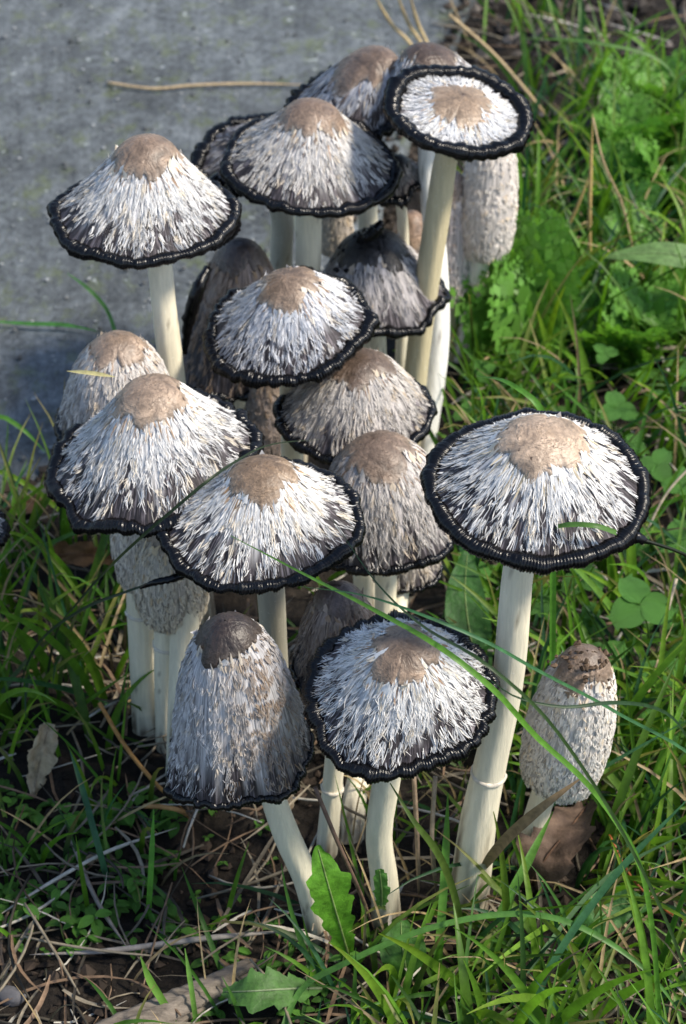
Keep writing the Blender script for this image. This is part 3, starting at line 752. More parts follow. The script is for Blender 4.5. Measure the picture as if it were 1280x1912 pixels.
def in_frame_region(kind, px, py):
    return True
gr = random.Random(5)
for (px_, py_, z_, r_) in [(1042, 1570, .02, .017), (612, 1650, .03, .014), (1010, 1520, .02, .012), (500, 1848, .02, .014), (1195, 1128, .05, .014), (1152, 762, .045, .009), (1226, 868, .04, .008), (1200, 475, .08, .012), (150, 1040, .02, .011), (75, 1420, .02, .010), (942, 500, .07, .02), (942, 590, .04, .014), (1195, 260, .05, .02), (1140, 630, .05, .022), (1225, 600, .04, .014), (900, 1580, .05, .008), (720, 1600, .04, .010)]:
    CAPS.append((atz(px_, py_, z_) - np.array([0, 0, r_]), r_, 2*r_, np.array([0, 0, 1.0]), 'egg'))
mbg = MB(); mbs = MB()
def scatter(n, box, lnr, wr, lean=(0.05, 0.8), droop=(0.2, 1.5), straw=0.0, margin=1.0, tests=True):
    cnt = 0; tries = 0
    while cnt < n and tries < n*6:
        tries += 1
        b = atz(gr.uniform(box[0], box[2]), gr.uniform(box[1], box[3]))
        if on_slab(b[0], b[1]) : continue
        b[2] = float(soil_z(b[0], b[1])) - 0.003
        ln = gr.uniform(*lnr)
        C = grass_curve(b, gr.uniform(0, 6.283), ln, gr.uniform(*lean), gr.uniform(*droop), side=gr.uniform(-.6, .6))
        if tests and not clear_of_caps(C, margin): continue
        w_ = gr.uniform(*wr)
        if gr.random() < straw:
            c = np.array([0.33, 0.25, 0.13])*gr.uniform(.5, 1.3)
            blade(mbs, C, WP*w_*0.6, c, twist=gr.uniform(-1, 1))
        else:
            gc = gcol(gr); tc_ = np.array([0.30, 0.24, 0.09])*gr.uniform(.6, 1.1) if gr.random() < .22 else None
            blade(mbg, C, WP*w_, gc, twist=gr.uniform(-.8, .8), tipcol=tc_)
        cnt += 1
# right-hand meadow, from back to front
scatter(45, (780, -30, 1100, 190), (0.06, 0.15), (0.0022, 0.0042), straw=0.2)
scatter(14, (1050, -30, 1400, 180), (0.06, 0.13), (0.0022, 0.0042), straw=0.2)
scatter(250, (960, 230, 1450, 540), (0.06, 0.14), (0.002, 0.004), straw=0.15)
scatter(90, (880, 380, 1000, 760), (0.05, 0.10), (0.002, 0.004), straw=0.12)
scatter(380, (850, 520, 1450, 900), (0.05, 0.14), (0.0018, 0.0038), straw=0.12)
scatter(340, (860, 900, 1450, 1300), (0.04, 0.13), (0.0018, 0.0036), straw=0.12)
scatter(430, (940, 1300, 1450, 1700), (0.04, 0.12), (0.0016, 0.0034), lean=(0.1, 1.0), straw=0.12)
scatter(380, (640, 1690, 1450, 2150), (0.04, 0.10), (0.0015, 0.003), lean=(0.1, 1.1), straw=0.15)
scatter(60, (420, 1830, 760, 2150), (0.03, 0.07), (0.0015, 0.003), lean=(0.1, 0.9), straw=0.1)
# left side: thinner
scatter(190, (-160, 980, 240, 1350), (0.04, 0.13), (0.0016, 0.0036), straw=0.25, margin=1.05)
scatter(70, (-160, 1330, 330, 1650), (0.03, 0.08), (0.0014, 0.003), straw=0.25)
scatter(30, (-160, 1650, 420, 2100), (0.03, 0.06), (0.0014, 0.0026), straw=0.25)
scatter(25, (340, 1050, 620, 1350), (0.03, 0.05), (0.0015, 0.003))
scatter(40, (600, 1450, 960, 1700), (0.03, 0.06), (0.0012, 0.0026), straw=0.4)
BROAD = True
for (n_, bx_) in ((26, (960, 150, 1300, 420)), (40, (900, 420, 1300, 760)), (34, (900, 760, 1320, 1200)), (26, (1000, 1250, 1320, 1650)), (26, (660, 1760, 1320, 2050)), (26, (-60, 1000, 220, 1400))):
    for _ in range(n_*4):
        if n_ <= 0: break
        b = atz(gr.uniform(bx_[0], bx_[2]), gr.uniform(bx_[1], bx_[3]))
        if on_slab(b[0], b[1]): continue
        b[2] = float(soil_z(b[0], b[1])) - .003
        C = grass_curve(b, gr.uniform(0, 6.283), gr.uniform(.06, .13), gr.uniform(.02, .5), gr.uniform(.2, 1.4), n=12, side=gr.uniform(-.5, .5))
        if not clear_of_caps(C): continue
        wv = np.interp(np.linspace(0, 1, 12), np.linspace(0, 1, 7), WP)*gr.uniform(.0034, .0056)
        c_ = np.array([0.14, 0.31, 0.03])*gr.uniform(.5, 1.1)
        blade(mbg, C, wv, c_, twist=gr.uniform(-.6, .6), tipcol=c_*np.array([1.5, 1.05, .8]) if gr.random() < .4 else None)
        n_ -= 1
gobj = mbg.build('grass', M_GRASS, stuff=True); tag(gobj, 'thick green grass growing round the mushrooms', 'grass')

# dry straw lying on the soil
def litter(n, box, lnr, wr, zmax):
    for _ in range(n):
        b = atz(gr.uniform(box[0], box[2]), gr.uniform(box[1], box[3]))
        if on_slab(b[0]+0.01, b[1]): continue
        az = gr.uniform(0, 6.283); ln = gr.uniform(*lnr)
        k = 6; t = np.linspace(-.5, .5, k)
        bend = gr.uniform(-.15, .15)*ln
        C = np.stack([b[0] + t*ln*math.cos(az) - bend*(4*t*t)*math.sin(az), b[1] + t*ln*math.sin(az) + bend*(4*t*t)*math.cos(az), np.zeros(k)], 1)
        z0 = gr.uniform(0.001, zmax); sl_ = gr.uniform(-.25, .25)*ln*min(1, zmax/0.012)
        C[:, 2] = np.maximum(soil_z(C[:, 0], C[:, 1]) + 0.0015, z0 + sl_*t)
        C = C + 0
        c = np.array([0.34, 0.29, 0.21])*gr.uniform(.12, .8)
        if gr.random() < .3: c = np.array([0.20, 0.13, 0.08])*gr.uniform(.5, 1.2)
        if gr.random() < .15: c = np.array([0.5, 0.47, 0.40])*gr.uniform(.7, 1.1)
        if gr.random() < .5: tube(mbs, C, np.array([.8, 1, 1, 1, .9, .6])*gr.uniform(*wr)*0.4, 5, c)
        else: blade(mbs, C, np.array([.6, 1, 1, 1, .9, .2])*gr.uniform(*wr), c, up=(0.1, -.2, 1), twist=gr.uniform(-.8, .8))
litter(260, (-200, 1330, 640, 2150), (0.015, 0.075), (0.0007, 0.0022), 0.014)
litter(120, (-200, 960, 420, 1350), (0.02, 0.07), (0.0010, 0.0026), 0.014)
litter(140, (640, 1500, 1450, 2150), (0.02, 0.07), (0.0008, 0.0022), 0.014)
litter(330, (840, 480, 1450, 1500), (0.02, 0.08), (0.0010, 0.0026), 0.02)
litter(90, (380, 900, 860, 1450), (0.02, 0.06), (0.0010, 0.0022), 0.012)
litter(80, (760, 40, 1400, 480), (0.03, 0.09), (0.0012, 0.003), 0.02)
sobj = mbs.build('dry_straw', M_STRAW, stuff=True); tag(sobj, 'dry pale straw and dead grass lying on the soil', 'straw')

# soil crumbs
mbk = MB()
ico = np.array([(0, 0, 1), (.9, 0, .2), (.3, .85, .2), (-.75, .5, .2), (-.75, -.5, .2), (.3, -.85, .2), (0, 0, -1)])
itr = [(0, 1, 2), (0, 2, 3), (0, 3, 4), (0, 4, 5), (0, 5, 1), (6, 2, 1), (6, 3, 2), (6, 4, 3), (6, 5, 4), (6, 1, 5)]
def crumbs(n, box, sz, cc_=(0.038, 0.028, 0.021)):
    for _ in range(n):
        b = atz(gr.uniform(box[0], box[2]), gr.uniform(box[1], box[3]))
        if on_slab(b[0]+0.01, b[1]): continue
        s_ = gr.uniform(0.3, 1)**2*sz
        P = ico*s_*(1 + 0.35*rng.normal(size=(7, 3)))
        b[2] = float(soil_z(b[0], b[1])) + s_*0.3
        mbk.add(P + b, None, itr, np.array(cc_)*gr.uniform(.4, 1.9))
crumbs(700, (-200, 1300, 700, 2150), 0.005)
crumbs(500, (880, -80, 1450, 300), 0.009, (0.085, 0.074, 0.066))
crumbs(500, (880, -80, 1450, 300), 0.006, (0.085, 0.074, 0.066))
crumbs(300, (640, 1400, 1450, 2150), 0.004)
def edge_crumbs(n, sz):
    for _ in range(n):
        k_ = gr.randrange(5, len(E)-5); off = gr.gauss(0.0, 0.010)
        b = E[k_] + np.array([off, 0.3*off, 0]); s_ = gr.uniform(.3, 1)**2*sz
        b[2] = (0.012 if off < 0 else float(soil_z(b[0], b[1]))) + s_*.3
        mbk.add(ico*s_*(1 + 0.35*rng.normal(size=(7, 3))) + b, None, itr, np.array([0.05, 0.04, 0.032])*gr.uniform(.4, 1.8))
edge_crumbs(900, .005)
mbq = MB()
for _ in range(1500):
    b = atz(gr.uniform(-80, 900), gr.uniform(-60, 950), .013)
    if not on_slab(b[0] + .006, b[1]): continue
    s_ = gr.uniform(.25, 1)**3*0.0028
    mbq.add(ico*s_*(1 + 0.3*rng.normal(size=(7, 3)))*[1, 1, .6] + b + [0, 0, s_*.2], None, itr, np.array([0.17, 0.18, 0.185])*gr.uniform(.25, 2.0))
qo = mbq.build('grit', M_STONE, smooth=False, stuff=True); tag(qo, 'fine grey grit scattered on the old concrete pavement', 'grit')
ko = mbk.build('soil_crumbs', M_STONE, smooth=False, stuff=True); tag(ko, 'dark brown crumbs of loose soil on the ground', 'soil')

# single grass blades and stalks one can follow with the eye: control points are (px, py, ('y', depth) or ('z', height))
def P3(px, py, how, val): return aty(px, py, val) if how == 'y' else atz(px, py, val)
def single_blade(name, label, cat, pts, width, col, n=26, tip='both', mat=None, group=None, twist=0.0, up=None, round_=False, fold=0.3):
    P = np.array([P3(*p) for p in pts])
    C = catmull(P, n)
    u = np.linspace(0, 1, n)
    wp = np.ones(n)
    if tip in ('start', 'both'): wp *= np.clip(u/0.35, 0.05, 1)**0.7
    if tip in ('end', 'both'): wp *= np.clip((1-u)/0.3, 0.08, 1)**0.8
    m = MB()
    if round_: tube(m, C, wp*width*0.5, 7, col)
    else: blade(m, C, wp*width, col, twist=twist, up=up, fold=fold)
    i = int(np.argmin(C[:, 2])); org = C[i].copy()
    o = m.build(name, mat or M_GRASS, None, org)
    return tag(o, label, cat, group)
GB = (0.12, 0.30, 0.04); GD = (0.03, 0.075, 0.03); ST = (0.42, 0.32, 0.16); GT = (0.06, 0.18, 0.075)
single_blade('grass_blade', 'long bright green blade lying diagonally across the caps, tip on the middle shaggy cap', 'grass blade',
   [(430, 1000, 'y', .745), (560, 1068, 'y', .70), (700, 1140, 'y', .655), (830, 1215, 'y', .62), (920, 1287, 'y', .615), (1000, 1375, 'y', .62), (1085, 1452, 'y', .62), (1140, 1520, 'y', .62), (1190, 1605, 'y', .615), (1215, 1720, 'y', .61), (1235, 1990, 'z', -0.004)], 0.0024, GB, 40, 'start')
single_blade('grass_blade', 'dark thin blade crossing under the bright diagonal blade', 'grass blade',
   [(620, 968, 'y', .74), (700, 1085, 'y', .69), (790, 1170, 'y', .64), (900, 1235, 'y', .60), (1000, 1320, 'y', .60), (1095, 1445, 'y', .605), (1170, 1570, 'y', .605), (1260, 1760, 'y', .60), (1330, 2010, 'z', -0.004)], 0.0015, (0.045, 0.09, 0.03), 40, 'start')
single_blade('grass_blade', 'dark arched blade lying across the closed egg-shaped mushroom', 'grass blade',
   [(905, 1262, 'y', .63), (960, 1300, 'y', .62), (1050, 1320, 'y', .62), (1140, 1312, 'y', .63), (1240, 1330, 'y', .66), (1330, 1500, 'z', -0.003)], 0.0017, GD, 30, 'start')
single_blade('grass_blade', 'thin blue-green blade running from the ruffled cap towards the dark crumpled one', 'grass blade',
   [(560, 1095, 'y', .70), (680, 1112, 'y', .66), (780, 1145, 'y', .635), (900, 1195, 'y', .63), (1000, 1250, 'y', .64), (1150, 1330, 'y', .66), (1330, 1450, 'y', .68), (1440, 1760, 'z', -0.004)], 0.0015, GT, 36, 'start')
single_blade('grass_blade', 'dark wire-like blade stuck to the inky rim knob of the wide cap', 'grass blade',
   [(1150, 995, 'y', .675), (1205, 1010, 'y', .675), (1290, 1042, 'y', .68), (1380, 1130, 'y', .69), (1420, 1690, 'z', -0.004)], 0.0015, (0.02, 0.03, 0.015), 24, 'end', round_=True)
single_blade('grass_blade', 'short green blade resting on the front of the wide cap', 'grass blade',
   [(1008, 992, 'y', .672), (1060, 980, 'y', .665), (1110, 982, 'y', .662), (1150, 995, 'y', .665)], 0.0022, (0.10, 0.22, 0.05), 16, 'start')
single_blade('grass_blade', 'dark drooping blade draped between the bright white cap and its neighbour', 'grass blade',
   [(600, 820, 'y', .86), (500, 832, 'y', .81), (440, 862, 'y', .775), (385, 900, 'y', .755), (320, 955, 'y', .752), (240, 1025, 'y', .76), (150, 1120, 'y', .80), (100, 1200, 'y', .85), (80, 1330, 'z', -0.002)], 0.0016, (0.03, 0.05, 0.025), 40, 'start')
single_blade('grass_blade', 'inky blade trailing off the left end of the middle shaggy cap', 'grass blade',
   [(345, 1082, 'y', .765), (290, 1088, 'y', .765), (230, 1107, 'y', .77), (150, 1140, 'y', .79), (60, 1220, 'y', .83), (20, 1350, 'z', -0.003)], 0.0018, (0.03, 0.055, 0.03), 30, 'both')
single_blade('grass_blade', 'long green blade arching low over the foreground grass', 'grass blade',
   [(500, 2010, 'z', 0.0), (560, 1850, 'z', .02), (640, 1800, 'z', .035), (800, 1733, 'z', .05), (950, 1706, 'z', .055), (1050, 1718, 'z', .055), (1160, 1775, 'z', .045), (1240, 1850, 'z', .03), (1300, 1960, 'z', .0)], 0.0028, (0.10, 0.25, 0.05), 44, 'end')
single_blade('grass_blade', 'stiff blue-green blade rising steeply out of the foreground grass', 'grass blade',
   [(985, 1960, 'z', 0), (1010, 1840, 'z', .03), (1130, 1655, 'z', .07), (1290, 1485, 'z', .11)], 0.0034, GT, 24, 'end')
single_blade('grass_blade', 'long slanting blue-green blade beside the closed egg-shaped mushroom', 'grass blade',
   [(900, 1625, 'z', 0.0), (1000, 1530, 'z', .03), (1100, 1450, 'z', .06), (1290, 1340, 'z', .10)], 0.0020, GT, 24, 'end')
single_blade('grass_blade', 'pale green slanting blade over the deep foreground grass', 'grass blade',
   [(800, 2000, 'z', 0), (960, 1840, 'z', .02), (1130, 1640, 'z', .05), (1300, 1545, 'z', .08)], 0.0022, (0.12, 0.23, 0.10), 24, 'end')
single_blade('grass_blade', 'broad bright blade standing upright beside the wide cap stem base', 'grass blade',
   [(812, 1840, 'z', -.003), (822, 1740, 'z', .02), (832, 1600, 'z', .045), (836, 1480, 'z', .07)], 0.0042, (0.11, 0.28, 0.04), 20, 'end', twist=.5)
single_blade('grass_blade', 'broad light green blade leaning right in front of the dead brown leaf', 'grass blade',
   [(905, 1860, 'z', -.003), (930, 1720, 'z', .02), (985, 1610, 'z', .04), (1032, 1515, 'z', .05)], 0.0046, (0.12, 0.30, 0.05), 20, 'end', twist=.4)
single_blade('grass_blade', 'olive blade bending down from the ruffled cap to the soil', 'grass blade',
   [(728, 1462, 'y', .655), (770, 1530, 'y', .645), (815, 1590, 'y', .645), (850, 1680, 'y', .65), (870, 1830, 'z', -.003)], 0.0034, (0.09, 0.15, 0.03), 24, 'start')
single_blade('grass_blade', 'teal blade hanging over the straw below the bell-shaped cap', 'grass blade',
   [(130, 1400, 'z', .05), (150, 1460, 'z', .04), (178, 1560, 'z', .025), (205, 1660, 'z', -.002)], 0.0032, (0.04, 0.13, 0.06), 18, 'start')
single_blade('grass_blade', 'short bright blade growing upright from straw under the bell-shaped cap', 'grass blade',
   [(276, 1725, 'z', -.003), (281, 1640, 'z', .02), (287, 1510, 'z', .05)], 0.0028, (0.11, 0.33, 0.03), 16, 'end')
single_blade('grass_blade', 'bright broad blade curving up beside the weathered wood', 'grass blade',
   [(335, 1940, 'z', -.002), (310, 1880, 'z', .012), (280, 1830, 'z', .025), (262, 1785, 'z', .036)], 0.0036, (0.16, 0.34, 0.05), 18, 'end')
single_blade('grass_blade', 'light blade standing beside the lying toothed leaf', 'grass blade',
   [(368, 1925, 'z', -.002), (358, 1850, 'z', .018), (345, 1770, 'z', .036)], 0.0024, (0.16, 0.34, 0.06), 16, 'end')
single_blade('grass_blade', 'bright green blade bent over just behind the wide cap', 'grass blade',
   [(890, 702, 'y', .83), (950, 716, 'y', .80), (1000, 752, 'y', .79), (1020, 800, 'y', .79), (1030, 1480, 'z', -.004)], 0.0032, (0.11, 0.30, 0.04), 26, 'start')
single_blade('grass_blade', 'bright green blade reaching along the pavement edge', 'grass blade',
   [(-30, 985, 'z', 0), (-5, 780, 'z', .05), (40, 800, 'z', .045), (85, 845, 'z', .03)], 0.0030, (0.10, 0.28, 0.04), 20, 'end')
single_blade('grass_blade', 'soft green blade lying flat on the pavement behind the mottled bell', 'grass blade',
   [(-20, 600, 'z', .016), (60, 605, 'z', .017), (120, 607, 'z', .017), (180, 618, 'z', .016)], 0.0030, (0.08, 0.26, 0.06), 16, 'both')
single_blade('grass_blade', 'soft green blade leaning over the pavement by the tall stem', 'grass blade',
   [(225, 660, 'z', .014), (200, 580, 'z', .04), (165, 540, 'z', .055), (125, 510, 'z', .06)], 0.0026, (0.09, 0.25, 0.07), 16, 'end')
single_blade('grass_blade', 'long thin blade arching across the back soil', 'grass blade',
   [(1290, 330, 'z', 0), (1250, 130, 'z', .08), (1120, 82, 'z', .10), (970, 72, 'z', .10)], 0.0030, (0.10, 0.22, 0.05), 22, 'end')
# dead stalks
def stalk(label, pts, width, col=ST, n=24, name='straw_stalk', tip='end', mat=None):
    return single_blade(name, label, 'straw', pts, width, col, n, tip, mat or M_STRAW, round_=True)
stalk('pale straw lying flat on the grey pavement', [(200, 155, 'z', .015), (285, 166, 'z', .0155), (360, 160, 'z', .016), (470, 157, 'z', .0155), (600, 160, 'z', .0155)], 0.0028, (0.45, 0.34, 0.2))
stalk('tall golden straw standing in the right meadow', [(1104, 600, 'z', -.002), (1100, 420, 'z', .07), (1106, 212, 'z', .15)], 0.0030, (0.48, 0.33, 0.13))
stalk('golden straw leaning against the tall one in the meadow', [(1010, 545, 'z', -.002), (1030, 480, 'z', .03), (1075, 390, 'z', .07), (1104, 318, 'z', .10)], 0.0028, (0.48, 0.33, 0.13))
stalk('thin curling dead stem bent down over the ribbed broad leaf', [(1106, 220, 'z', .15), (1125, 300, 'z', .125), (1160, 380, 'z', .09), (1178, 455, 'z', .06), (1190, 560, 'z', -.002)], 0.0016, (0.40, 0.29, 0.16))
stalk('long straw slanting down behind the flat disc-shaped cap', [(838, 28, 'z', .09), (920, 100, 'z', .06), (990, 180, 'z', .03), (1045, 250, 'z', -.002)], 0.0030, (0.48, 0.36, 0.2))
for i, (x0, x1, lab) in enumerate([(690, 770, 'straw sticking out steeply behind the ragged cap, outermost over the pavement'), (735, 790, 'straw sticking out behind the ragged cap, middle of three'), (760, 800, 'thick straw sticking out behind the ragged cap, nearest the green blades')]):
    stalk(lab, [(x1+20, 190, 'z', 0.0), (x1, 90, 'z', .05), ((x0+x1)/2, 45, 'z', .07), (x0, -25, 'z', .11)], 0.0032, (0.50, 0.38, 0.2))
stalk('orange-brown stalk leaning over the straw under the bell-shaped cap', [(185, 1312, 'z', .045), (235, 1395, 'z', .03), (290, 1462, 'z', .018), (352, 1520, 'z', -.002)], 0.0023, (0.38, 0.20, 0.06))
stalk('curled orange-brown stalk end lying below the bell-shaped cap', [(268, 1505, 'z', .012), (300, 1506, 'z', .014), (335, 1513, 'z', .012), (355, 1530, 'z', -.002)], 0.0026, (0.40, 0.22, 0.08))
stalk('long grey dead stem lying across the dark soil', [(55, 1782, 'z', .006), (200, 1775, 'z', .008), (380, 1752, 'z', .009), (570, 1735, 'z', .006)], 0.0030, (0.30, 0.27, 0.24), tip='both')
stalk('grey dead stem running slantwise beneath the grass blade', [(130, 1560, 'z', .006), (180, 1680, 'z', .008), (238, 1770, 'z', .008)], 0.0024, (0.26, 0.22, 0.18))
stalk('thin brown stalk slanting before the two short pale stems', [(588, 1470, 'y', .66), (625, 1560, 'y', .655), (665, 1650, 'y', .655), (700, 1740, 'z', -.003)], 0.0020, (0.16, 0.10, 0.07))
stalk('pair of dry brown stalks beside the ruffled cap stem', [(772, 1450, 'y', .70), (778, 1560, 'y', .70), (782, 1690, 'z', -.003)], 0.0024, (0.30, 0.22, 0.15))
stalk('dry upright stalk between the ruffled cap stem and the tall stem', [(812, 1450, 'y', .71), (806, 1560, 'y', .70), (815, 1680, 'z', -.003)], 0.0024, (0.33, 0.26, 0.18))
stalk('red-brown thin runner in the right foreground grass', [(1135, 1555, 'z', .03), (1180, 1640, 'z', .025), (1230, 1690, 'z', .015), (1300, 1735, 'z', 0)], 0.0014, (0.35, 0.10, 0.03))
stalk('dead pale stem standing at the edge of the clover', [(1262, 1080, 'z', .06), (1240, 1160, 'z', .04), (1215, 1260, 'z', -.003)], 0.0022, (0.42, 0.36, 0.27))
stalk('thin pale stem bending through the clover beside the wide cap', [(1300, 860, 'z', .07), (1245, 920, 'z', .055), (1205, 1000, 'z', .035), (1185, 1090, 'z', -.003)], 0.0016, (0.45, 0.38, 0.28))
stalk('pale dead stem on the soil near the seedlings', [(-20, 1720, 'z', .004), (90, 1650, 'z', .008), (200, 1590, 'z', .01), (330, 1545, 'z', .006)], 0.0020, (0.50, 0.47, 0.40), tip='both')
single_blade('dry_grass_blade', 'tan dead leaf blade leaning from the wide cap stem to the closed mushroom', 'grass blade',
   [(1085, 1452, 'y', .655), (1020, 1500, 'y', .655), (950, 1560, 'y', .665), (880, 1650, 'z', -.002)], 0.0050, (0.33, 0.22, 0.11), 22, 'both', M_STRAW, twist=.4)
single_blade('dry_grass_blade', 'pale straw-coloured blade poking at the crown of the mottled bell', 'grass blade',
   [(125, 693, 'y', .855), (170, 697, 'y', .850), (215, 704, 'y', .848)], 0.0022, (0.42, 0.38, 0.18), 12, 'both', M_STRAW)

# broad leaves
def leaf_mesh(P_mid, widths, up, col, lobes=0, vein=(0.20, 0.30, 0.10), n=30, seed=0, cup=0.15):
    """leaf blade along a curve with toothed outline; returns blade MB and midrib MB"""
    g = np.random.default_rng(seed)
    C, W = catmull(P_mid, n, widths)
    T = norm(np.gradient(C, axis=0)); up = np.asarray(up, float)
    S = norm(np.cross(T, up[None])); Nn = np.cross(S, T)
    u = np.linspace(0, 1, n)
    cols = np.linspace(-1, 1, 9)
    Ws = []
    for sgn in (-1, 1):
        tooth = 1.0
        if lobes:
            ph_ = g.random()*.5
            saw = ((u*lobes + ph_) % 1.0)
            tooth = 0.72 + 0.36*saw*(0.7 + 0.5*g.random(n))
        Ws.append(np.maximum(W, 1e-5)*tooth*0.5)
    P = np.zeros((n, 9, 3))
    for j, c in enumerate(cols):
        wv = (Ws[0] if c < 0 else Ws[1])*abs(c)
        P[:, j] = C + S*(np.sign(c)*wv)[:, None] + Nn*(cup*(wv**2/np.maximum(W.max(), 1e-4)) + 0.0006*np.sin(u*23+c*4)*abs(c))[:, None]
    if cup > .5:
        cr_ = 0.0028*(vn[0](u[:, None]*5 + seed, cols[None]*2.3 + 7) + .6*vn[1](u[:, None]*11 + seed, cols[None]*5 + 3))*2
        P = P + Nn[:, None]*cr_[..., None]
    m = MB(); m.grid(P, col)
    r = MB(); tube(r, C[:-1] - Nn[:-1]*-0.0001, np.linspace(0.0008, 0.0003, n-1), 5, vein)
    return m, r, C
def leaf(name, label, cat, pts, widths, col, lobes=0, up=(0, -.5, .85), seed=0, cup=.15, group=None, mat=None, vein=(0.20, 0.30, 0.10), n=40):
    P = np.array([P3(*p) for p in pts])
    m, r, C = leaf_mesh(P, widths, up, col, lobes, vein, n, seed, cup)
    org = C[0].copy()
    e = empty(name, org); tag(e, label, cat, group)
    m.build('leaf_blade', mat or M_LEAF, e, org); r.build('midrib', mat or M_LEAF, e, org)
    return e
leaf('dandelion_leaf', 'bright green toothed leaf standing against the base of the curved stem', 'leaf',
     [(655, 1800, 'z', -.003), (632, 1720, 'y', .645), (612, 1650, 'y', .64), (592, 1578, 'y', .645)], [0.004, 0.016, 0.021, 0.003], (0.13, 0.34, 0.03), 6, (0.35, -1, .25), 3, vein=(0.30, 0.42, 0.14))
leaf('dandelion_leaf', 'dull green toothed leaf lying flat on the soil', 'leaf',
     [(600, 1845, 'z', .010), (540, 1846, 'z', .020), (470, 1850, 'z', .024), (415, 1852, 'z', .016)], [0.003, 0.017, 0.021, 0.004], (0.085, 0.20, 0.045), 5, (0, -.35, 1), 4, vein=(0.28, 0.36, 0.2))
leaf('plantain_leaf', 'rounded dull green leaf at the foot of the ruffled cap stem', 'leaf',
     [(760, 1840, 'z', -.002), (756, 1800, 'z', .014), (750, 1760, 'z', .022), (748, 1718, 'z', .026)], [0.004, 0.020, 0.021, 0.006], (0.06, 0.17, 0.03), 0, (0, -.8, .6), 5)
leaf('plantain_leaf', 'large pale smooth leaf reaching in over the meadow', 'leaf',
     [(1420, 640, 'z', 0.0), (1340, 500, 'z', .07), (1270, 478, 'z', .08), (1200, 473, 'z', .08), (1127, 480, 'z', .075)], [0.004, 0.018, 0.019, 0.014, 0.002], (0.17, 0.30, 0.10), 0, (0, -.5, .85), 6, vein=(0.26, 0.38, 0.16))
leaf('dock_leaf', 'broad dark green leaf behind the wide cap stem', 'leaf',
     [(905, 1300, 'z', 0.0), (880, 1200, 'z', .02), (868, 1110, 'z', .035), (872, 1030, 'z', .045)], [0.006, 0.024, 0.022, 0.006], (0.045, 0.14, 0.03), 0, (0, -.7, .7), 7)
leaf('dock_leaf', 'broad green leaf low in the right foreground grass', 'leaf',
     [(1060, 1770, 'z', 0.0), (1100, 1730, 'z', .015), (1150, 1690, 'z', .02), (1215, 1690, 'z', .02)], [0.005, 0.016, 0.020, 0.004], (0.06, 0.19, 0.04), 0, (0, -.5, .85), 8)
leaf('seedling_leaf', 'small lobed green leaf propped against the short pale stem', 'leaf',
     [(712, 1690, 'y', .655), (712, 1660, 'y', .652), (708, 1622, 'y', .652)], [0.005, 0.008, 0.005], (0.10, 0.24, 0.05), 3, (0, -1, .3), 9)
# dead leaves
leaf('dead_leaf', 'crumpled brown dead leaf under the closed egg-shaped mushroom', 'dead leaf',
     [(985, 1660, 'z', .0), (1020, 1600, 'z', .022), (1060, 1550, 'z', .026), (1098, 1500, 'z', .020)], [0.012, 0.030, 0.030, 0.012], (0.125, 0.085, 0.062), 4, (-.5, -.7, .6), 10, cup=1.3, mat=M_DEAD, vein=(0.14, 0.08, 0.05))
leaf('dead_leaf', 'orange-brown dead leaf lying among grass beneath the bright white cap', 'dead leaf',
     [(85, 1040, 'z', .012), (130, 1035, 'z', .020), (175, 1038, 'z', .020), (215, 1045, 'z', .012)], [0.010, 0.016, 0.015, 0.006], (0.22, 0.11, 0.045), 3, (0, -.6, .8), 11, cup=.7, mat=M_DEAD, vein=(0.16, 0.08, 0.04))
leaf('dead_leaf', 'dry pale husk of a leaf standing in the left straw', 'dead leaf',
     [(62, 1490, 'z', .0), (70, 1440, 'z', .012), (82, 1390, 'z', .026), (92, 1350, 'z', .034)], [0.004, 0.013, 0.015, 0.008], (0.42, 0.34, 0.22), 3, (.3, -1, .3), 12, cup=.9, mat=M_DEAD, vein=(0.3, 0.24, 0.16))
leaf('dead_leaf', 'dark brown leaf scrap by the pavement edge', 'dead leaf',
     [(10, 960, 'z', .006), (50, 945, 'z', .014), (100, 925, 'z', .010)], [0.008, 0.014, 0.006], (0.12, 0.07, 0.04), 3, (0, -.6, .8), 13, cup=.6, mat=M_DEAD, vein=(0.1, 0.06, 0.04))

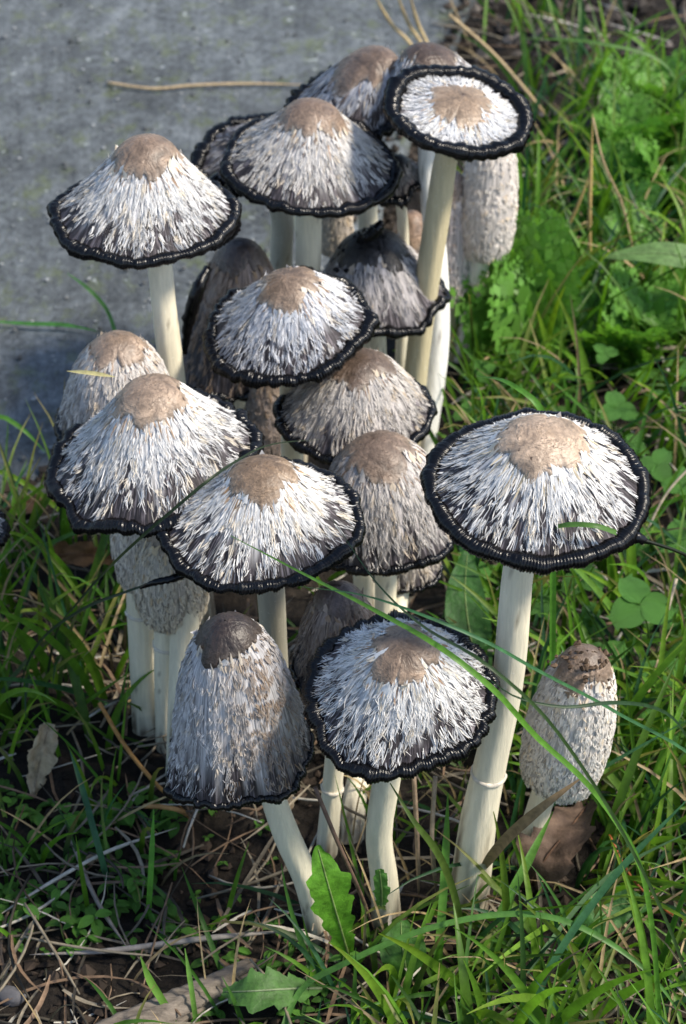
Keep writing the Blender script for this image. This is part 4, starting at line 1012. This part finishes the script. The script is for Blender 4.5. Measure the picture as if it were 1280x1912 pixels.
# clovers
def clover_leaflet(seed):
    g = np.random.default_rng(seed); m = MB()
    t = np.linspace(0, 1, 10); c = np.linspace(-1, 1, 7)
    w_ = 0.5*np.sin(np.pi*np.clip(t, 0, 1)**0.8)**0.6*0.95; w_[0] = .03; w_[-1] = .28
    P = np.zeros((10, 7, 3))
    for j, cc in enumerate(c):
        notch = 0.07*(1-abs(cc))*(t > .85)
        P[:, j, 0] = cc*w_; P[:, j, 1] = t - notch; P[:, j, 2] = 0.18*abs(cc)**1.3*w_ - 0.18*t*t + 0.02*g.normal()
    m.grid(P, (0.10, 0.27, 0.05)); return m.mesh('leaflet')
leaflets = [clover_leaflet(i) for i in range(4)]
for me in leaflets: me.materials.append(M_LEAF)
cl = random.Random(3)
def clover(px, py, z, size, label):
    size *= 1.35
    top = atz(px, py, z); b = top + np.array([cl.uniform(-.012, .012), cl.uniform(0, .012), 0]); b[2] = float(soil_z(b[0], b[1])) - .002
    e = empty('clover', b); tag(e, label, 'clover', 'clovers in the meadow')
    m = MB(); tube(m, catmull(np.array([b, (b+top)/2 + [0.003, .003, 0.004], top]), 10), 0.0006, 5, (0.10, 0.22, 0.05)); m.build('stalk', M_LEAF, e, b)
    a0 = cl.uniform(0, 6.28); tx, ty = cl.uniform(-.3, .3) - 0.0, cl.uniform(0.1, .6)
    for k_ in range(3):
        o = bpy.data.objects.new('leaflet', cl.choice(leaflets)); scene.collection.objects.link(o); o.parent = e
        o.location = Vector(top - b); 
        from mathutils import Euler
        o.rotation_euler = (Euler((ty, tx, 0)).to_matrix() @ Euler((0, 0, a0 + k_*2.094 + cl.uniform(-.15, .15))).to_matrix() @ Euler((cl.uniform(-.1, .25), 0, 0)).to_matrix()).to_euler()
        o.scale = (size,)*3
CLV = 'three-leaflet green clover growing in the grass beside the wide cap'
for (px, py, z, s_) in [(1152, 762, .045, .0105), (1226, 868, .04, .0100), (1195, 1128, .05, .0150), (1128, 660, .04, .007), (1240, 745, .03, .007), (1270, 905, .035, .009), (1010, 1128, .03, .010), (1240, 1260, .03, .0105), (1100, 1160, .025, .009), (900, 690, .03, .007), (870, 770, .025, .007), (1290, 700, .03, .009), (1190, 1010, .03, .008), (1265, 1010, .035, .011), (1150, 1310, .02, .008), (1330, 1100, .03, .010), (1085, 1075, .03, .011), (1130, 1225, .03, .010), (1255, 1150, .03, .009), (1050, 700, .03, .007), (1180, 830, .03, .008), (960, 730, .03, .007), (880, 1060, .03, .009), (1215, 1340, .03, .010), (1275, 1380, .03, .010), (1020, 1090, .02, .008), (860, 1150, .02, .008)]:
    clover(px, py, z, s_, 'largest broad clover in the meadow, beside the tall stem of the wide cap' if s_ == .0150 else CLV)

# feathery leaved plants
def frond_mesh(seed, n_p=9):
    g = np.random.default_rng(seed); m = MB()
    C = catmull(np.array([(0, 0, 0), (0, .35, .10), (0, .7, .12), (0, 1, .02)]), 14)
    tube(m, C, np.linspace(0.016, .005, 14), 4, (0.12, 0.24, 0.05))
    T = norm(np.gradient(C, axis=0))
    for i in range(n_p):
        t = 0.18 + 0.80*i/(n_p-1); k_ = t*13; i0 = int(min(k_, 12)); b = C[i0] + (C[i0+1]-C[i0])*(k_-i0)
        L_ = 0.25*math.sin(math.pi*min(1, (0.25+0.75*t)))**.7*(0.8+.4*g.random()) + .05
        for sg in (-1, 1):
            d = norm(np.array([sg*0.85, 0.55, 0.15*g.normal()]))
            for j in range(4):
                q0 = b + d*L_*(j+0.6)/4
                for s2 in (-1, 1):
                    d2 = norm(np.array([d[0]*.5 - s2*d[1]*.8, d[1]*.5 + s2*d[0]*.8, .25*g.normal()]))
                    l2 = L_*0.52*(1.15-j/5)*(0.7+.6*g.random()); pz = np.array([0, 0, 1.0]); sd2 = np.cross(d2, pz)*l2*0.32
                    tip = q0 + d2*l2
                    m.add([q0, q0+d2*l2*.5+sd2, tip, q0+d2*l2*.5-sd2], [(0, 1, 2, 3)], None, np.array([0.16, 0.37, 0.06])*(0.8+.4*g.random()))
            m.add([b - [0, .006, 0], b + d*L_, b + [0, .006, 0]], None, [(0, 1, 2)], (0.10, 0.23, 0.05))
    me = m.mesh('frond'); me.materials.append(M_GRASS); return me
fronds = [frond_mesh(i) for i in range(4)]
fr = random.Random(9)
def feathery(px, py, n, size, height, label, spread=0.9):
    b = atz(px, py, 0); b[2] = float(soil_z(b[0], b[1])) - .003
    e = empty('feathery_plant', b); tag(e, label, 'plant', 'feathery plants in the meadow')
    for k_ in range(n):
        o = bpy.data.objects.new('frond', fr.choice(fronds)); scene.collection.objects.link(o); o.parent = e
        o.location = (fr.uniform(-.008, .008), fr.uniform(-.008, .008), 0)
        o.rotation_euler = (height*fr.uniform(.75, 1.15), fr.uniform(-.2, .2), fr.uniform(-math.pi*spread, math.pi*spread))
        o.scale = (size*fr.uniform(.75, 1.1),)*3
feathery(958, 690, 12, .105, 1.25, 'tall upright feathery plant standing beside the white cylindrical mushroom', .28)
feathery(858, 630, 2, .05, 1.1, 'small dark feathery sprig at the stem of the white cylindrical mushroom', .3)
feathery(1195, 330, 9, .085, .95, 'light feathery plant next to the tall golden straw', 1)
feathery(1260, 300, 7, .085, .9, 'feathery plant in front of the bare dark soil', 1)
feathery(1110, 480, 7, .07, .9, 'feathery plant at the tip of the large pale leaf', 1)
feathery(1160, 690, 9, .075, .9, 'feathery plant above the round clovers behind the wide cap', 1)
feathery(1245, 640, 7, .07, .8, 'low feathery plant under the large pale leaf', 1)
feathery(1040, 620, 7, .065, .9, 'feathery plant among tall blades by the dead straws', 1)
feathery(1215, 250, 8, .08, .9, 'feathery plant behind the tall golden straw', 1)
feathery(1150, 420, 8, .07, .8, 'feathery plant between the two golden straws', 1)
feathery(975, 600, 8, .07, 1.0, 'feathery plant right of the tall upright feathery one', 1)
feathery(1090, 560, 8, .07, .8, 'low feathery plant at the foot of the golden straws', 1)
feathery(1215, 560, 8, .07, .7, 'feathery plant right beneath the large pale leaf tip', 1)
feathery(1280, 420, 6, .075, .9, 'feathery plant over the large pale leaf', 1)

# seedlings on the dark soil
def seedling_mesh(seed, k_):
    g = np.random.default_rng(seed); m = MB()
    h_ = 0.6 + .4*g.random()
    tube(m, np.array([(0, 0, -.1), (0.03, 0, h_*.5), (0, 0, h_)]), 0.05, 5, (0.12, 0.20, 0.05))
    for i in range(k_):
        a = i*2*math.pi/k_*(1 if k_ < 4 else 1.3) + g.normal()*.25
        L_ = 0.75 + .5*g.random(); W_ = L_*(0.62 if g.random() < .6 else .4)
        ca, sa = math.cos(a), math.sin(a)
        tt = np.linspace(0, 1, 6); P = np.zeros((6, 3, 3))
        for j, cc in enumerate((-1, 0, 1)):
            wv = cc*W_*.5*np.sin(np.pi*np.clip(tt*.93+.05, 0, 1))**.7
            x = .05 + tt*L_; z = h_*(0.75 + .25*(i % 2)) + .12*abs(cc) + .15*tt - .35*tt**2
            P[:, j] = np.stack([x*ca - wv*sa, x*sa + wv*ca, z], 1)
        m.grid(P, np.array([0.12, 0.30, 0.045])*(0.75+.5*g.random()))
    me = m.mesh('seedling'); me.materials.append(M_LEAF); return me
seedm = [seedling_mesh(i, k_) for i, k_ in enumerate([2, 3, 4, 4, 5, 2])]
sr = random.Random(21)
def seedlings(n, box, label, group, sz=(.0045, .0088)):
    c_ = 0; tr = 0
    while c_ < n and tr < 5*n:
        tr += 1
        b = atz(sr.uniform(box[0], box[2]), sr.uniform(box[1], box[3]))
        if on_slab(b[0], b[1]): continue
        b[2] = float(soil_z(b[0], b[1]))
        if not clear_of_caps(b[None] + np.array([[0, 0, .005]])): continue
        o = bpy.data.objects.new('seedling', sr.choice(seedm)); scene.collection.objects.link(o)
        o.location = b; s_ = sr.uniform(*sz); o.scale = (s_, s_, s_*sr.uniform(.8, 1.6)); o.rotation_euler = (sr.uniform(-.2, .3), sr.uniform(-.2, .2), sr.uniform(0, 6.28))
        tag(o, label, 'seedling', group); c_ += 1
seedlings(120, (-30, 1480, 330, 1790), 'tiny green seedling sprouting through straw on the dark left soil', 'seedlings on the left soil')
seedlings(22, (330, 1480, 580, 1760), 'small green seedling on shaded soil between the bell-shaped cap and the dead stem', 'seedlings under the bell-shaped cap', (.003, .0055))
seedlings(20, (380, 1770, 640, 1912), 'leafy green seedling round the flat toothed leaf', 'seedlings by the toothed leaf', (.005, .009))
seedlings(60, (860, 640, 1280, 1420), 'small round-leaved green plant low in the meadow beside the wide cap', 'small plants in the meadow', (.007, .013))

# weathered wood, pebble, snail shell
def log(label, p0, p1, r0, r1):
    A_, B_ = P3(*p0), P3(*p1)
    C = A_ + (B_-A_)*np.linspace(0, 1, 24)[:, None]
    g = np.random.default_rng(4); al = np.linspace(0, 2*np.pi, 36, endpoint=False)
    prof = 1 + .10*np.sin(al*9+1) + .06*np.sin(al*17) + .12*np.cos(al*2)
    T, Nn, Bn = frames(C); rr = np.linspace(r0, r1, 24)
    Pm = C[:, None] + (rr[:, None]*prof[None]*(1+.03*g.normal(size=(24, 36))))[..., None]*(np.cos(al)[None, :, None]*Nn[:, None] + np.sin(al)[None, :, None]*Bn[:, None])
    Pm = np.concatenate([np.repeat(C[:1, None], 36, 1), Pm, np.repeat(C[-1:, None], 36, 1)])
    m = MB(); m.grid(Pm, (0.20, 0.17, 0.14), wrap=True)
    org = C[12].copy()
    return tag(m.build('weathered_branch', M_WOOD, None, org), label, 'wood')
log('weathered grey branch half buried in the soil under the toothed leaf', (180, 1960, 'z', .004), (470, 1815, 'z', .002), .011, .007)
def pebble(px, py, size, label, col):
    b = atz(px, py, 0); z = float(soil_z(b[0], b[1]))
    m = MB(); u = np.linspace(0, np.pi, 10); v = np.linspace(0, 2*np.pi, 14, endpoint=False)
    g = np.random.default_rng(int(px)); bump = 1 + .12*np.cos(2*v[None]+1)*np.sin(u[:, None]) + .06*g.normal(size=(10, 14))*np.sin(u[:, None])
    Pm = np.stack([np.sin(u)[:, None]*np.cos(v)*bump, np.sin(u)[:, None]*np.sin(v)*bump*.8, np.cos(u)[:, None]*np.ones(14)*bump*.7], -1)*size
    org = np.array([b[0], b[1], z + size*.3]); m.grid(Pm + org, col, wrap=True)
    return tag(m.build('pebble', M_STONE, None, org), label, 'stone')
pebble(1072, 248, .0065, 'white pebble lying in the grass behind the flat disc-shaped cap', (0.62, 0.64, 0.68))
pebble(1205, 168, .005, 'small white pebble on the bare dark soil', (0.62, 0.64, 0.68))
pebble(20, 1865, .007, 'dark grey pebble in the front soil near the branch', (0.10, 0.10, 0.11))
def snail(px, py, size):
    b = atz(px, py, .006)
    m = MB(); t = np.linspace(0, 5*np.pi, 70); r_ = size*np.exp(-t*.13)
    c = np.stack([r_*np.cos(t)*.75, r_*np.sin(t)*.75, size*.30*(1-np.exp(-t*.13))], 1)
    rad = r_*.36
    al = np.linspace(0, 2*np.pi, 9, endpoint=False); e_r = np.stack([np.cos(t), np.sin(t), 0*t], 1)
    Pm = c[:, None] + rad[:, None, None]*(np.cos(al)[None, :, None]*e_r[:, None] + np.sin(al)[None, :, None]*np.array([0, 0, 1.0]))
    Pm = np.concatenate([np.repeat(c[:1, None], 9, 1), Pm, np.repeat(c[-1:, None], 9, 1)])
    tl = .5; Rx = np.array([[1, 0, 0], [0, math.cos(tl), -math.sin(tl)], [0, math.sin(tl), math.cos(tl)]])
    m.grid(Pm @ Rx.T + b, (0.22, 0.15, 0.08), wrap=True)
    return tag(m.build('snail_shell', M_SHELL, None, b), 'small brown coiled snail shell on the straw beside a long blade', 'shell')
snail(170, 1608, .0042)
